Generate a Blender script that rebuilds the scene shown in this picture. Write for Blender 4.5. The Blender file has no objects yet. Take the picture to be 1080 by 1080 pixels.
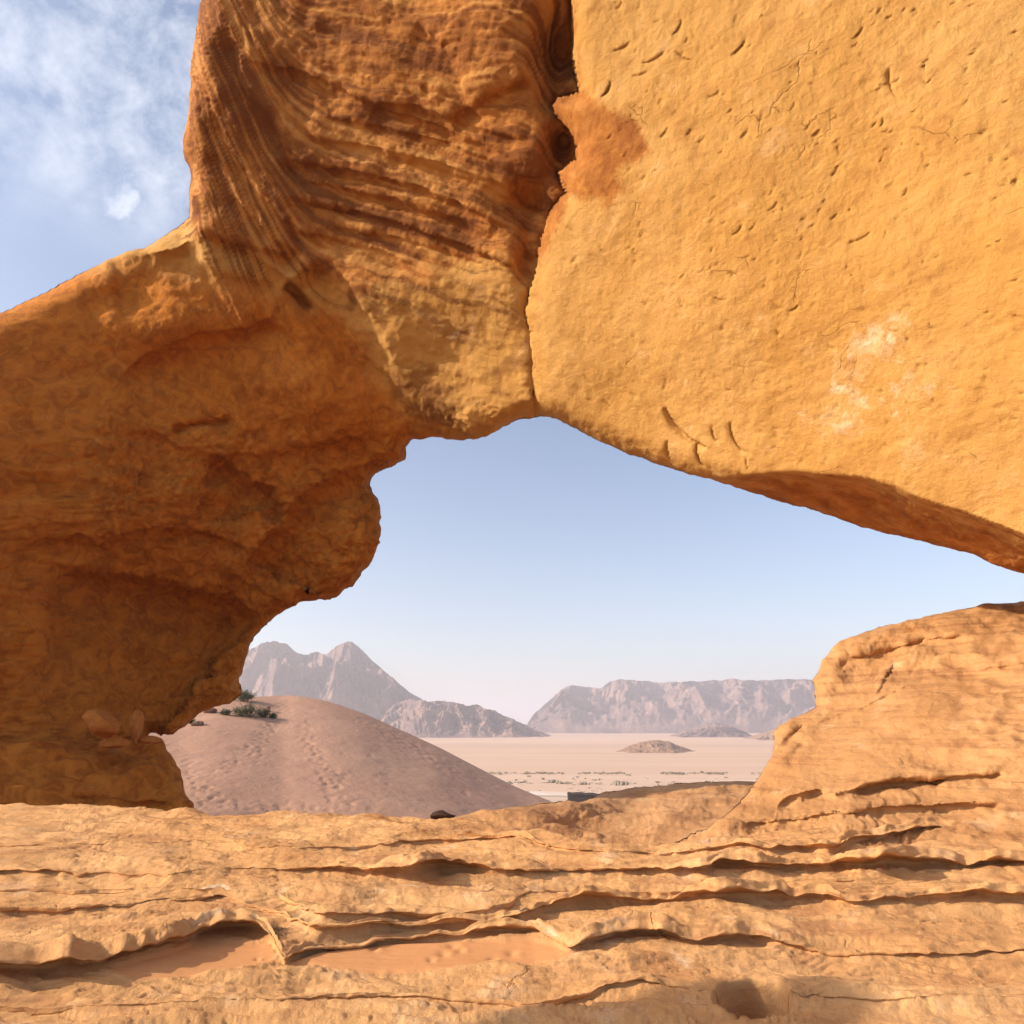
import bpy, math, random
import numpy as np
from mathutils import Vector
C = bpy.context.scene.collection
R = math.radians
rng = np.random.default_rng(7)
random.seed(7)
# ------------------------------------------------------------------ camera geometry (1080 px frame)
F = 720.0
PITCH = math.atan(225.0 / F)
CP, SP = math.cos(PITCH), math.sin(PITCH)
SUN_AZ, SUN_EL = 0.0, 0.0            # set below

def ray(px, py):
    """direction with y component 1 for a viewing angle"""
    u = (np.asarray(px, float) - 540) ; v = (540 - np.asarray(py, float))
    y = F * CP - v * SP
    z = F * SP + v * CP
    return u / y, z / y
def P3(px, py, Y):
    dx, dz = ray(px, py)
    return np.stack([dx * Y, np.ones_like(dx) * Y, dz * Y], -1)

# ------------------------------------------------------------------ noise
_g = np.random.default_rng(3).normal(size=(1024, 3)); _g /= np.linalg.norm(_g, axis=1)[:, None]
def perlin(P, seed=0):
    P = np.asarray(P, float)
    i = np.floor(P).astype(np.int64); f = P - i
    w = f * f * f * (f * (f * 6 - 15) + 10)
    out = 0
    for a in (0, 1):
        wx = w[..., 0] if a else 1 - w[..., 0]
        for b in (0, 1):
            wy = w[..., 1] if b else 1 - w[..., 1]
            for c in (0, 1):
                wz = w[..., 2] if c else 1 - w[..., 2]
                h = ((i[..., 0] + a) * 73856093) ^ ((i[..., 1] + b) * 19349663) ^ ((i[..., 2] + c) * 83492791) ^ (seed * 2654435)
                h = (h ^ (h >> 13)) * 1274126177
                g = _g[(h ^ (h >> 16)) & 1023]
                d = g[..., 0] * (f[..., 0] - a) + g[..., 1] * (f[..., 1] - b) + g[..., 2] * (f[..., 2] - c)
                out = out + wx * wy * wz * d
    return out * 1.6
def fbm(P, octs=4, seed=0, gain=.5, lac=2.03):
    s = 0; a = 1
    for o in range(octs):
        s = s + a * perlin(P * lac ** o, seed + o); a *= gain
    return s
def ridged(P, octs=4, seed=0, gain=.5):
    s = 0; a = 1
    for o in range(octs):
        s = s + a * (1 - 2.4 * np.abs(perlin(P * 2.07 ** o, seed + o))); a *= gain
    return s
def terrace(n, k, sharp=.22):
    q = n * k; fl = np.floor(q); fr = q - fl
    return (fl + np.clip((fr - (1 - sharp)) / sharp, 0, 1) ** 1.0) / k
def sst(a, b, x):
    t = np.clip((x - a) / (b - a), 0, 1); return t * t * (3 - 2 * t)
def P2(x, y, s=1.0, z=0.):
    return np.stack([np.asarray(x) * s, np.asarray(y) * s, np.zeros_like(np.asarray(x, float)) + z], -1)

# ------------------------------------------------------------------ 2-D polyline tools
def poly_d(px, py, poly, closed=False):
    """distance, signed side (+ = right hand of travel, y down), arc param"""
    pts = np.array(poly, float)
    if closed: pts = np.vstack([pts, pts[:1]])
    best = np.full(px.shape, 1e9); side = np.zeros(px.shape); arc = np.zeros(px.shape)
    L = np.r_[0, np.cumsum(np.hypot(*np.diff(pts, axis=0).T))]
    for k in range(len(pts) - 1):
        a = pts[k]; d = pts[k + 1] - a; l2 = d @ d
        if l2 == 0: continue
        t = np.clip(((px - a[0]) * d[0] + (py - a[1]) * d[1]) / l2, 0, 1)
        ex = px - a[0] - t * d[0]; ey = py - a[1] - t * d[1]
        q = ex * ex + ey * ey
        m = q < best
        best = np.where(m, q, best)
        side = np.where(m, np.sign(d[0] * ey - d[1] * ex), side)
        arc = np.where(m, L[k] + t * (L[k + 1] - L[k]), arc)
    return np.sqrt(best), side, arc / L[-1]
def inside(px, py, poly):
    pts = np.array(poly, float); c = np.zeros(px.shape, bool); n = len(pts)
    for k in range(n):
        x1, y1 = pts[k]; x2, y2 = pts[(k + 1) % n]
        if y1 == y2: continue
        m = ((y1 > py) != (y2 > py)) & (px < (x2 - x1) * (py - y1) / (y2 - y1) + x1)
        c ^= m
    return c
def tps(ctrl):
    c = np.array(ctrl, float); X = c[:, :2] / 500; n = len(c)
    d = np.hypot(X[:, None, 0] - X[None, :, 0], X[:, None, 1] - X[None, :, 1])
    K = np.where(d > 0, d * d * np.log(d + 1e-12), 0) + np.eye(n) * 2e-3
    A = np.zeros((n + 3, n + 3)); A[:n, :n] = K; A[:n, n] = 1; A[:n, n + 1:] = X; A[n:, :n] = A[:n, n:].T
    w = np.linalg.solve(A, np.r_[c[:, 2], 0, 0, 0])
    def f(px, py):
        x = px / 500; y = py / 500; s = w[n] + w[n + 1] * x + w[n + 2] * y
        for k in range(n):
            r2 = (x - X[k, 0]) ** 2 + (y - X[k, 1]) ** 2
            s = s + w[k] * .5 * r2 * np.log(r2 + 1e-12)
        return s
    return f
def step_line(px, py, poly, ar, wr, al, wl, W=90, taper=.15):
    """depth change beside a line: ar on its right-hand side, al on its left"""
    d, s, t = poly_d(px, py, poly)
    tp = sst(0, taper, t) * sst(0, taper, 1 - t)
    right = ar * (1 - np.exp(-d / wr)); left = al * (1 - np.exp(-d / wl))
    return np.where(s > 0, right, left) * np.exp(-(d / W) ** 2) * tp
def groove(px, py, poly, amp, w, taper=.12):
    d, s, t = poly_d(px, py, poly)
    return amp * np.exp(-(d / w) ** 2) * sst(0, taper, t) * sst(0, taper, 1 - t)
def blob(px, py, x, y, rx, ry, amp, rot=0):
    c, s = math.cos(R(rot)), math.sin(R(rot))
    u = ((px - x) * c + (py - y) * s) / rx; v = (-(px - x) * s + (py - y) * c) / ry
    return amp * np.exp(-(u * u + v * v))

# ------------------------------------------------------------------ objects
def tag(o, label=None, cat=None, group=None, kind=None):
    if label: o['label'] = label
    if cat: o['category'] = cat
    if group: o['group'] = group
    if kind: o['kind'] = kind
    return o
def mesh_obj(name, V, Fc, mat, parent=None, smooth=True, attrs=None, origin=None):
    V = np.asarray(V, float)
    if origin is None and parent is None:
        origin = np.array([V[:, 0].mean(), V[:, 1].mean(), V[:, 2].min()])
    if origin is None: origin = np.zeros(3)
    off = np.array(origin, float)
    Fc = np.asarray(Fc, np.int32)
    me = bpy.data.meshes.new(name)
    me.vertices.add(len(V)); me.vertices.foreach_set('co', (V - off).astype(np.float32).ravel())
    k = Fc.shape[1]
    me.loops.add(Fc.size); me.loops.foreach_set('vertex_index', Fc.ravel())
    me.polygons.add(len(Fc)); me.polygons.foreach_set('loop_start', np.arange(0, Fc.size, k, dtype=np.int32))
    me.polygons.foreach_set('loop_total', np.full(len(Fc), k, np.int32))
    me.update(calc_edges=True)
    me.polygons.foreach_set('use_smooth', np.full(len(Fc), smooth, bool))
    if attrs is not None and 'stain' in attrs and 'streak' not in attrs: attrs = dict(attrs, streak=np.full(len(V), .5))
    for an, av in (attrs or {}).items():
        a = me.attributes.new(an, 'FLOAT', 'POINT'); a.data.foreach_set('value', np.asarray(av, np.float32))
    me.materials.append(mat)
    me.validate()
    o = bpy.data.objects.new(name, me); C.objects.link(o)
    o.location = off
    if parent is not None: o.parent = parent; o.location = off
    return o
def empty(name, loc=(0, 0, 0)):
    o = bpy.data.objects.new(name, None); o.location = loc; o.empty_display_size = .5; C.objects.link(o); return o
def vnormals(V, Fc):
    a, b, c, d = (V[Fc[:, k]] for k in range(4))
    n = np.cross(c - a, d - b)
    N = np.zeros_like(V)
    for k in range(4):
        for j in range(3): N[:, j] += np.bincount(Fc[:, k], n[:, j], len(V))
    return N / (np.linalg.norm(N, axis=1)[:, None] + 1e-12)
def grid_faces(nr, nc):
    i = np.arange(nr * nc).reshape(nr, nc)
    return np.stack([i[:-1, :-1], i[:-1, 1:], i[1:, 1:], i[1:, :-1]], -1).reshape(-1, 4)

# ------------------------------------------------------------------ materials
class NT:
    def __init__(s, name):
        s.m = bpy.data.materials.new(name); s.m.use_nodes = True
        s.t = s.m.node_tree; s.n = s.t.nodes; s.l = s.t.links
        s.bsdf = s.n['Principled BSDF']; s.bsdf.inputs['Roughness'].default_value = .95
        s.bsdf.inputs['Specular IOR Level'].default_value = .15
        s.geo = s.n.new('ShaderNodeNewGeometry')
    def put(s, sock, v):
        if hasattr(v, 'is_linked') or isinstance(v, bpy.types.NodeSocket): s.l.new(v, sock)
        elif isinstance(v, (tuple, list)) and sock.type == 'RGBA' and len(v) == 3: sock.default_value = (*v, 1)
        else: sock.default_value = v
    def map(s, scale, loc=(0, 0, 0), rot=(0, 0, 0)):
        m = s.n.new('ShaderNodeMapping'); s.l.new(s.geo.outputs['Position'], m.inputs[0])
        m.inputs['Scale'].default_value = scale; m.inputs['Location'].default_value = loc
        m.inputs['Rotation'].default_value = rot
        return m.outputs[0]
    def noise(s, vec, scale, detail=6, rough=.55, dist=0.0):
        n = s.n.new('ShaderNodeTexNoise'); s.l.new(vec, n.inputs['Vector'])
        n.inputs['Scale'].default_value = scale; n.inputs['Detail'].default_value = detail
        n.inputs['Roughness'].default_value = rough; n.inputs['Distortion'].default_value = dist
        return n.outputs['Fac']
    def voro(s, vec, scale, feat='F1', rand=1.0):
        n = s.n.new('ShaderNodeTexVoronoi'); s.l.new(vec, n.inputs['Vector']); n.feature = feat
        n.inputs['Scale'].default_value = scale; n.inputs['Randomness'].default_value = rand
        return n.outputs['Distance']
    def ramp(s, fac, a, b, lo=0., hi=1.):
        n = s.n.new('ShaderNodeMapRange'); s.l.new(fac, n.inputs['Value']); n.interpolation_type = 'SMOOTHSTEP'
        n.inputs['From Min'].default_value = a; n.inputs['From Max'].default_value = b
        n.inputs['To Min'].default_value = lo; n.inputs['To Max'].default_value = hi
        return n.outputs[0]
    def math(s, op, a, b=0.):
        n = s.n.new('ShaderNodeMath'); n.operation = op; s.put(n.inputs[0], a); s.put(n.inputs[1], b); return n.outputs[0]
    def mix(s, fac, a, b, mode='MIX'):
        n = s.n.new('ShaderNodeMix'); n.data_type = 'RGBA'; n.blend_type = mode
        s.put(n.inputs[0], fac); s.put(n.inputs[6], a); s.put(n.inputs[7], b); return n.outputs[2]
    def attr(s, name):
        n = s.n.new('ShaderNodeAttribute'); n.attribute_name = name; return n.outputs['Fac']
    def bump(s, h, dist, strength=1.0, prev=None):
        n = s.n.new('ShaderNodeBump'); s.l.new(h, n.inputs['Height']); n.inputs['Distance'].default_value = dist
        n.inputs['Strength'].default_value = strength
        if prev is not None: s.l.new(prev, n.inputs['Normal'])
        return n.outputs[0]
    def done(s, col, nor=None, rough=None):
        s.put(s.bsdf.inputs['Base Color'], col)
        if nor is not None: s.l.new(nor, s.bsdf.inputs['Normal'])
        if rough is not None: s.bsdf.inputs['Roughness'].default_value = rough
        return s.m

def rock_material(name, base, warm, dark, pale, grain=1.0, strata=(0, 0, 6.), strata_amt=.5, micro=.012):
    k = NT(name)
    P = k.geo.outputs['Position']
    big = k.noise(P, .35 * grain, 5, .6, .6)
    mid = k.noise(P, 1.6 * grain, 7, .62, .2)
    fine = k.noise(P, 14 * grain, 5, .7)
    st = k.noise(k.map((.25, .25, strata[2])), 1.0 * grain, 6, .6, .35)
    col = k.mix(k.ramp(big, .35, .68), base, warm)
    col = k.mix(k.math('MULTIPLY', k.ramp(st, .48, .7), strata_amt), col, dark)
    col = k.mix(k.math('MULTIPLY', k.ramp(mid, .55, .75), .55), col, pale)
    col = k.mix(k.math('MULTIPLY', k.ramp(mid, .48, .25), .5), col, dark)
    col = k.mix(k.math('MULTIPLY', k.ramp(fine, .58, .75), .35), col, dark)
    col = k.mix(k.math('MULTIPLY', k.ramp(fine, .45, .25), .25), col, pale)
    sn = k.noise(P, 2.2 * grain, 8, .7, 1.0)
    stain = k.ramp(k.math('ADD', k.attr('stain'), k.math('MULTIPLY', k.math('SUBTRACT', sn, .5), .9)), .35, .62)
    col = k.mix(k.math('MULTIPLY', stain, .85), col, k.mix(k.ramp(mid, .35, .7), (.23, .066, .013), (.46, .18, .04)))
    stk = k.attr('streak')
    col = k.mix(k.math('MULTIPLY', k.ramp(stk, .5, 1.), .75), col, (.15, .048, .014))
    col = k.mix(k.math('MULTIPLY', k.ramp(stk, .5, .0), .55), col, (.58, .30, .09))
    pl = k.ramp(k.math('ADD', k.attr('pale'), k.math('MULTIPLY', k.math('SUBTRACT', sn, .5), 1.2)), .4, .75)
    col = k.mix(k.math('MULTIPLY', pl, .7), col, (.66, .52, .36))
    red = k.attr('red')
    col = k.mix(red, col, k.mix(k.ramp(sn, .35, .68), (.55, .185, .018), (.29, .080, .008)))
    n1 = k.bump(k.noise(P, 3.5 * grain, 9, .68, .0), .11 / grain, .6)
    n2 = k.bump(k.noise(P, 22 * grain, 5, .7), micro / grain, .9, n1)
    n3 = k.bump(k.noise(P, 70 * grain, 3, .75), .006 / grain, .8, n2)
    # hairline cracks
    wp = k.n.new('ShaderNodeVectorMath'); wp.operation = 'MULTIPLY_ADD'
    nn = k.n.new('ShaderNodeTexNoise'); k.l.new(P, nn.inputs['Vector']); nn.inputs['Scale'].default_value = 1.3 * grain; nn.inputs['Detail'].default_value = 6
    k.l.new(nn.outputs['Color'], wp.inputs[0]); wp.inputs[1].default_value = (.9 / grain,) * 3; k.l.new(P, wp.inputs[2])
    mpp = k.n.new('ShaderNodeMapping'); k.l.new(wp.outputs[0], mpp.inputs[0]); mpp.inputs['Scale'].default_value = (.7, .7, 1.5); mpp.inputs['Rotation'].default_value = (0, .4, 0)
    ve = k.voro(mpp.outputs[0], .75 * grain, 'DISTANCE_TO_EDGE')
    msk = k.ramp(k.noise(P, .9 * grain, 4, .6), .55, .66)
    crk = k.math('MULTIPLY', k.ramp(ve, .014, .0), msk)
    inv = k.math('SUBTRACT', 1., crk)
    n4 = k.bump(inv, .03 / grain, .7, n3)
    col = k.mix(k.math('MULTIPLY', crk, .2), col, dark)
    return k, col, n4

def make_rock(*a, **kw):
    k, col, nor = rock_material(*a, **kw)
    return k.done(col, nor)

M = {}
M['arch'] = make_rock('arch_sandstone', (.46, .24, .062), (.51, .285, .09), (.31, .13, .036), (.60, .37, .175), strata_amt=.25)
M['outcrop'] = make_rock('outcrop_sandstone', (.44, .225, .09), (.50, .27, .115), (.25, .105, .045), (.60, .41, .24), grain=1.3, strata=(0, 0, 7), strata_amt=.6)
M['mound'] = make_rock('mound_sandstone', (.47, .245, .105), (.53, .29, .135), (.26, .11, .05), (.62, .42, .23), grain=1.0, strata=(0, 0, 8), strata_amt=.5)
M['stone'] = make_rock('loose_stone', (.40, .16, .05), (.44, .18, .06), (.22, .08, .025), (.48, .26, .12), grain=3.0)
M['darkstone'] = make_rock('dark_stone', (.06, .035, .025), (.08, .04, .03), (.04, .02, .015), (.12, .07, .05), grain=4.0)
# foreground: rock with sand in the hollows
k, col, nor = rock_material('ledge_sandstone', (.54, .285, .115), (.60, .34, .15), (.31, .125, .058), (.66, .47, .31), grain=1.5, strata=(0, 0, 12), strata_amt=.45, micro=.007)
sandc = k.mix(k.noise(k.geo.outputs['Position'], 3., 4, .6), (.52, .245, .10), (.58, .29, .125))
sa = k.ramp(k.attr('sand'), .35, .6)
col = k.mix(sa, col, sandc)
sb = k.bump(k.noise(k.geo.outputs['Position'], 90., 3, .7), .004, .8, k.bump(k.noise(k.map((.6, 2.2, 1)), 9., 4, .6, .4), .012, .6))
mixn = k.n.new('ShaderNodeMix'); mixn.data_type = 'VECTOR'
k.l.new(sa, mixn.inputs[0]); k.l.new(nor, mixn.inputs[4]); k.l.new(sb, mixn.inputs[5])
M['ledge'] = k.done(col, mixn.outputs[1])
# dune sand
k = NT('dune_sand'); P = k.geo.outputs['Position']
col = k.mix(k.ramp(k.noise(P, .12, 5, .6, .5), .35, .65), (.37, .21, .145), (.41, .24, .165))
col = k.mix(k.math('MULTIPLY', k.ramp(k.noise(P, 1.4, 6, .7), .52, .72), .35), col, (.28, .14, .095))
n1 = k.bump(k.noise(k.map((1., 1., 1.)), 2.2, 5, .6, .4), .12, .5)
n2 = k.bump(k.noise(P, 9., 4, .6), .03, .5, n1)
M['dune'] = k.done(col, n2)
# desert plain
k = NT('desert_plain'); P = k.geo.outputs['Position']
col = k.mix(k.ramp(k.noise(k.map((.2, 1, 1)), .006, 6, .6, .8), .35, .65), (.50, .325, .225), (.57, .385, .275))
near = k.n.new('ShaderNodeSeparateXYZ'); k.l.new(P, near.inputs[0])
nf = k.ramp(near.outputs['Y'], 430, 250)
patch = k.ramp(k.noise(k.map((.12, 1, 1)), .055, 6, .65, .5), .47, .56)
col = k.mix(k.math('MULTIPLY', nf, patch), col, k.mix(k.ramp(k.noise(k.map((.3, 1, 1)), .11, 4, .6), .4, .6), (.34, .27, .19), (.66, .55, .47)))
M['plain'] = k.done(col, k.bump(k.noise(P, .02, 7, .6), 2., .3))
def mountain_mat(name, a, b, c, sc):
    k = NT(name); P = k.geo.outputs['Position']
    n = k.noise(P, sc, 7, .6, .8)
    col = k.mix(k.ramp(n, .38, .62), a, b)
    st = k.noise(k.map((.15, .15, 1.)), sc * 6, 5, .6, .6)
    col = k.mix(k.math('MULTIPLY', k.ramp(st, .5, .68), .6), col, c)
    return k.done(col, k.bump(k.noise(P, sc * 4, 8, .68), 14., .9))
M['mount'] = mountain_mat('mountain_rock', (.16, .105, .11), (.29, .185, .15), (.10, .07, .08), .012)
M['hill'] = mountain_mat('hill_rock', (.38, .22, .15), (.45, .28, .19), (.26, .15, .11), .03)
# shrub
k = NT('shrub_leaf'); P = k.geo.outputs['Position']
M['shrub'] = k.done(k.mix(k.ramp(k.noise(P, 3., 3), .4, .6), (.085, .09, .055), (.15, .15, .09)))
k = NT('scrub_leaf'); P = k.geo.outputs['Position']
M['scrub'] = k.done(k.mix(k.ramp(k.noise(P, .08, 3), .4, .6), (.20, .16, .11), (.30, .25, .18)))
k = NT('twig'); M['twig'] = k.done((.16, .11, .07))
k = NT('tent_cloth'); M['cloth'] = k.done(k.mix(k.noise(k.geo.outputs['Position'], 2., 4), (.035, .022, .018), (.06, .038, .03)), k.bump(k.noise(k.geo.outputs['Position'], 1.2, 4), .08, .6))

# ------------------------------------------------------------------ double-skinned rock body from an outline at real depth
def rock_body(outline, xs, ys, depth, RF, DF, RB, T, rough, jag=1.6, jagf=.05, attrs=None, seed=0, back_push=None):
    X, Y = np.meshgrid(np.array(xs, float), np.array(ys, float))
    d, _, _ = poly_d(X, Y, outline, True)
    sd = np.where(inside(X, Y, outline), -d, d)
    sd = sd + jag * perlin(P2(X, Y, jagf, seed)) + jag * .6 * perlin(P2(X, Y, jagf * 3.1, seed + 5.)) + jag * .3 * perlin(P2(X, Y, jagf * 8, seed + 9.))
    ins = sd < -0.25
    nb = ins.copy()
    for a in (-1, 0, 1):
        for b in (-1, 0, 1):
            s = np.zeros_like(ins)
            s[max(0, a):ins.shape[0] + min(0, a), max(0, b):ins.shape[1] + min(0, b)] = ins[max(0, -a):ins.shape[0] + min(0, -a), max(0, -b):ins.shape[1] + min(0, -b)]
            nb |= s
    snap = nb & ~ins
    gy, gx = np.gradient(sd, np.array(ys, float), np.array(xs, float))
    gl = gx * gx + gy * gy + 1e-6
    mv = np.where(snap, sd, 0)
    lim = 14.
    X2 = X - np.clip(mv * gx / gl, -lim, lim); Y2 = Y - np.clip(mv * gy / gl, -lim, lim)
    dd = np.where(ins, -sd, 0)
    Fd = depth(X2, Y2)
    df = DF(X2, Y2) if callable(DF) else DF
    front = Fd + df * (1 - np.sqrt(np.clip(1 - (1 - np.clip(dd / RF, 0, 1)) ** 2, 0, 1)))
    back = Fd + df + (T - df) * np.sqrt(np.clip(1 - (1 - np.clip(dd / RB, 0, 1)) ** 2, 0, 1))
    Q = grid_faces(*X.shape)
    keep = nb.ravel()[Q].all(1) & ins.ravel()[Q].any(1)
    Q = Q[keep]
    n = X.size
    VF = P3(X2, Y2, front).reshape(-1, 3); VB = P3(X2, Y2, back).reshape(-1, 3)
    V = np.vstack([VF, VB])
    bidx = np.where(ins.ravel(), np.arange(n) + n, np.arange(n))
    QB = bidx[Q][:, ::-1]
    FA = np.vstack([Q[:, ::-1], QB])       # front faces face the camera
    used = np.zeros(2 * n, bool); used[FA.ravel()] = True
    re = np.cumsum(used) - 1
    V = V[used]; FA = re[FA]
    px = np.r_[X2.ravel(), X2.ravel()][used]; py = np.r_[Y2.ravel(), Y2.ravel()][used]
    isb = np.r_[np.zeros(n, bool), np.ones(n, bool)][used]
    N = vnormals(V, FA)
    # make sure normals point outwards (front ones towards the camera)
    fr = ~isb
    if np.mean(np.sum(N[fr] * V[fr], 1)) > 0: FA = FA[:, ::-1]; N = -N
    V = V + N * rough(V, N, px, py, isb)[:, None]
    ddv = np.r_[dd.ravel(), dd.ravel()][used]
    wgt = (.75 * (1 - sst(2.0, 6.0, ddv)))[:, None]
    E = np.concatenate([FA[:, [0, 1]], FA[:, [1, 2]], FA[:, [2, 3]], FA[:, [3, 0]]]); E = np.vstack([E, E[:, ::-1]])
    near_ = (ddv < 6)[E[:, 0]]; E = E[near_]
    cnt = np.maximum(np.bincount(E[:, 0], minlength=len(V)), 1)
    for _ in range(5):
        av = np.stack([np.bincount(E[:, 0], V[E[:, 1], j], len(V)) for j in range(3)], -1) / cnt[:, None]
        V = np.where((ddv < 6)[:, None], V + wgt * (av - V), V)
    at = {kk: fn(px, py, V) for kk, fn in (attrs or {}).items()}
    return V, FA, px, py, isb, at

def gridline(segs):
    out = [segs[0][0]]
    for a, b, s in segs:
        n = max(1, int(round((b - a) / s))); out += list(np.linspace(a, b, n + 1)[1:])
    return out

# ================================================================== THE ARCH
outline = [(-330, 440), (-200, 400), (-100, 368), (0, 328), (50, 303), (110, 275), (132, 265), (152, 260), (165, 250), (186, 240), (199, 229),
 (197, 205), (201, 185), (193, 160), (192, 145), (196, 125), (199, 95), (204, 60), (206, 30), (211, 0), (214, -60), (205, -160), (190, -300),
 (1420, -300), (1420, 1010), (1330, 900), (1240, 740), (1160, 655), (1080, 607), (1020, 585), (970, 570), (930, 561), (880, 547), (820, 529), (760, 510), (710, 496),
 (660, 479), (620, 461), (598, 449), (580, 441), (570, 439), (555, 441), (540, 447), (525, 457), (505, 463), (480, 465), (455, 462), (435, 464),
 (428, 470), (426, 484), (412, 493), (394, 503), (392, 512), (399, 527), (404, 546), (401, 575), (392, 598), (375, 618), (355, 630), (335, 636),
 (318, 636), (300, 645), (285, 656), (272, 668), (264, 682), (258, 700), (255, 715), (254, 733), (242, 743), (226, 746), (210, 756), (196, 768),
 (182, 777), (168, 777), (158, 773), (150, 790), (60, 815), (-100, 850), (-330, 870)]
ctrl = [(110, 770, 19.5), (180, 760, 21.5), (240, 700, 22.5), (200, 640, 21.6), (110, 660, 19.5), (0, 700, 17.5), (-150, 700, 16), (-300, 650, 15), (-300, 480, 14.8),
 (110, 560, 18.4), (200, 540, 19.2), (0, 500, 16.4), (110, 430, 17.6), (110, 330, 17.2), (0, 380, 16.4), (-120, 420, 15.3), (200, 420, 18.4), (290, 560, 20.6), (370, 580, 21.0),
 (290, 440, 18.8), (370, 480, 19.6), (260, 620, 21.6), (350, 420, 18.0), (200, 300, 16.4), (280, 350, 17.2), (230, 200, 14.8), (220, 60, 13.2), (300, 150, 14.1), (300, 20, 12.6),
 (400, 100, 12.9), (400, 250, 14.8), (420, 330, 15.7), (440, 400, 17.0), (500, 440, 16.9), (540, 395, 15.6), (520, 300, 14.5), (540, 180, 12.9), (520, 50, 11.5), (450, 0, 11.6),
 (600, 400, 14.6), (570, 440, 15.6), (640, 430, 14.6), (620, 300, 13.2), (620, 200, 12.0), (640, 80, 10.9), (700, 0, 9.9), (700, 200, 11.1), (720, 350, 12.2), (740, 470, 13.4),
 (800, 100, 9.6), (800, 300, 10.8), (830, 430, 11.7), (900, 200, 9.4), (900, 380, 10.4), (960, 100, 8.5), (960, 300, 9.3), (960, 500, 10.6), (1080, 200, 8.0), (1080, 450, 9.1),
 (1080, 560, 9.8), (1250, 300, 7.2), (1250, 600, 8.2), (1400, 900, 7.5), (1400, 100, 6.4), (900, -200, 7.4), (600, -250, 8.8), (300, -250, 10.4), (1300, -250, 5.6)]
AF = tps(ctrl)
crack = [(603, -310), (603, 40), (604, 62), (609, 80), (613, 98), (602, 102), (590, 104), (584, 112), (592, 124), (604, 136), (610, 152), (609, 170), (596, 176), (588, 182),
 (598, 204), (588, 216), (579, 228), (571, 248), (566, 280), (560, 305), (556, 330), (561, 352), (563, 380), (561, 400), (564, 445), (566, 520)]
under = [(640, 476), (700, 489), (735, 500), (770, 502), (800, 498), (840, 496), (880, 499), (915, 503), (945, 512), (970, 524), (1030, 545), (1120, 580), (1300, 700)]
chips = []
_r = np.random.default_rng(21)
# named, larger chip scars seen on the slab
for (x, y, l, a, h) in [(655, 50, 26, -25, .05), (715, 30, 22, -60, .05), (722, 60, 22, 30, .06), (690, 62, 30, -28, .06), (640, 95, 22, -60, .07), (675, 78, 18, -10, .05), (780, 50, 26, -50, .05),
  (700, 140, 14, -50, .04), (785, 140, 14, -55, .045), (738, 148, 14, -35, .04), (752, 100, 18, -25, .035), (940, 88, 34, 78, .07), (905, 35, 18, -50, .04), (600, 240, 16, 40, .04), (636, 263, 14, 55, .05), (670, 268, 14, 60, .06),
  (612, 285, 14, 60, .035), (774, 290, 10, 80, .05), (760, 315, 16, 15, .05), (778, 243, 18, -45, .05), (815, 218, 16, -45, .045), (905, 252, 36, -22, .04), (837, 325, 14, -30, .05), (860, 140, 14, -40, .04), (880, 180, 14, -60, .04),
  (680, 320, 8, 30, .04), (770, 410, 6, 0, .05), (700, 405, 14, -75, .04), (620, 400, 14, 50, .04), (640, 425, 14, 50, .04), (665, 412, 22, 50, .04), (700, 300, 8, 40, .03), (930, 130, 10, -70, .04),
  (720, 455, 64, 42, .22), (738, 480, 26, 70, .22), (706, 478, 28, 72, .14), (754, 458, 20, 72, .12), (776, 462, 38, 65, .12), (790, 490, 18, 75, .05), (450, 345, 18, 40, .06), (482, 348, 34, 28, .05), (470, 330, 12, 35, .04),
  (530, 345, 10, 30, .04), (520, 365, 22, 35, .04), (440, 380, 16, 35, .04)]:
    chips.append((x, y, l, a, h))
for _ in range(330):
    x = _r.uniform(590, 1080); y = _r.uniform(-20, 470)
    if x < 640 and y < 240: continue
    ang = -45 + _r.normal() * 22 if y < 300 else 40 + _r.normal() * 25
    chips.append((x, y, _r.uniform(4, 13), ang, _r.uniform(.012, .035)))
bed = [[(300, 185), (360, 196), (430, 212), (500, 236), (548, 262)], [(340, 235), (400, 246), (470, 262), (530, 284)], [(380, 105), (440, 112), (500, 132), (560, 150)], [(310, 140), (380, 152), (450, 168), (520, 190), (560, 206)], [(285, 165), (350, 175), (420, 190), (480, 212), (540, 240), (562, 252)], [(300, 205), (380, 222), (450, 243), (520, 268), (556, 290)], [(330, 120), (400, 132), (470, 150), (540, 176), (585, 198)],
       [(250, 60), (330, 80), (400, 112), (480, 140), (560, 172)], [(230, 250), (300, 268), (340, 290), (375, 318), (400, 345)], [(300, 240), (350, 250), (400, 262), (440, 282)],
       [(215, 60), (235, 130), (262, 185), (300, 230), (350, 262)], [(240, 20), (262, 90), (300, 150), (340, 200)], [(222, 150), (246, 205), (290, 250), (330, 275)], [(205, 235), (260, 262), (310, 300), (345, 330), (380, 372), (420, 402)],
       [(390, 160), (440, 170), (500, 190), (560, 222)], [(350, 195), (420, 212), (480, 232), (530, 256)], [(440, 20), (480, 60), (500, 110), (520, 130)], [(470, 125), (520, 95), (560, 80)]]
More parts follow.
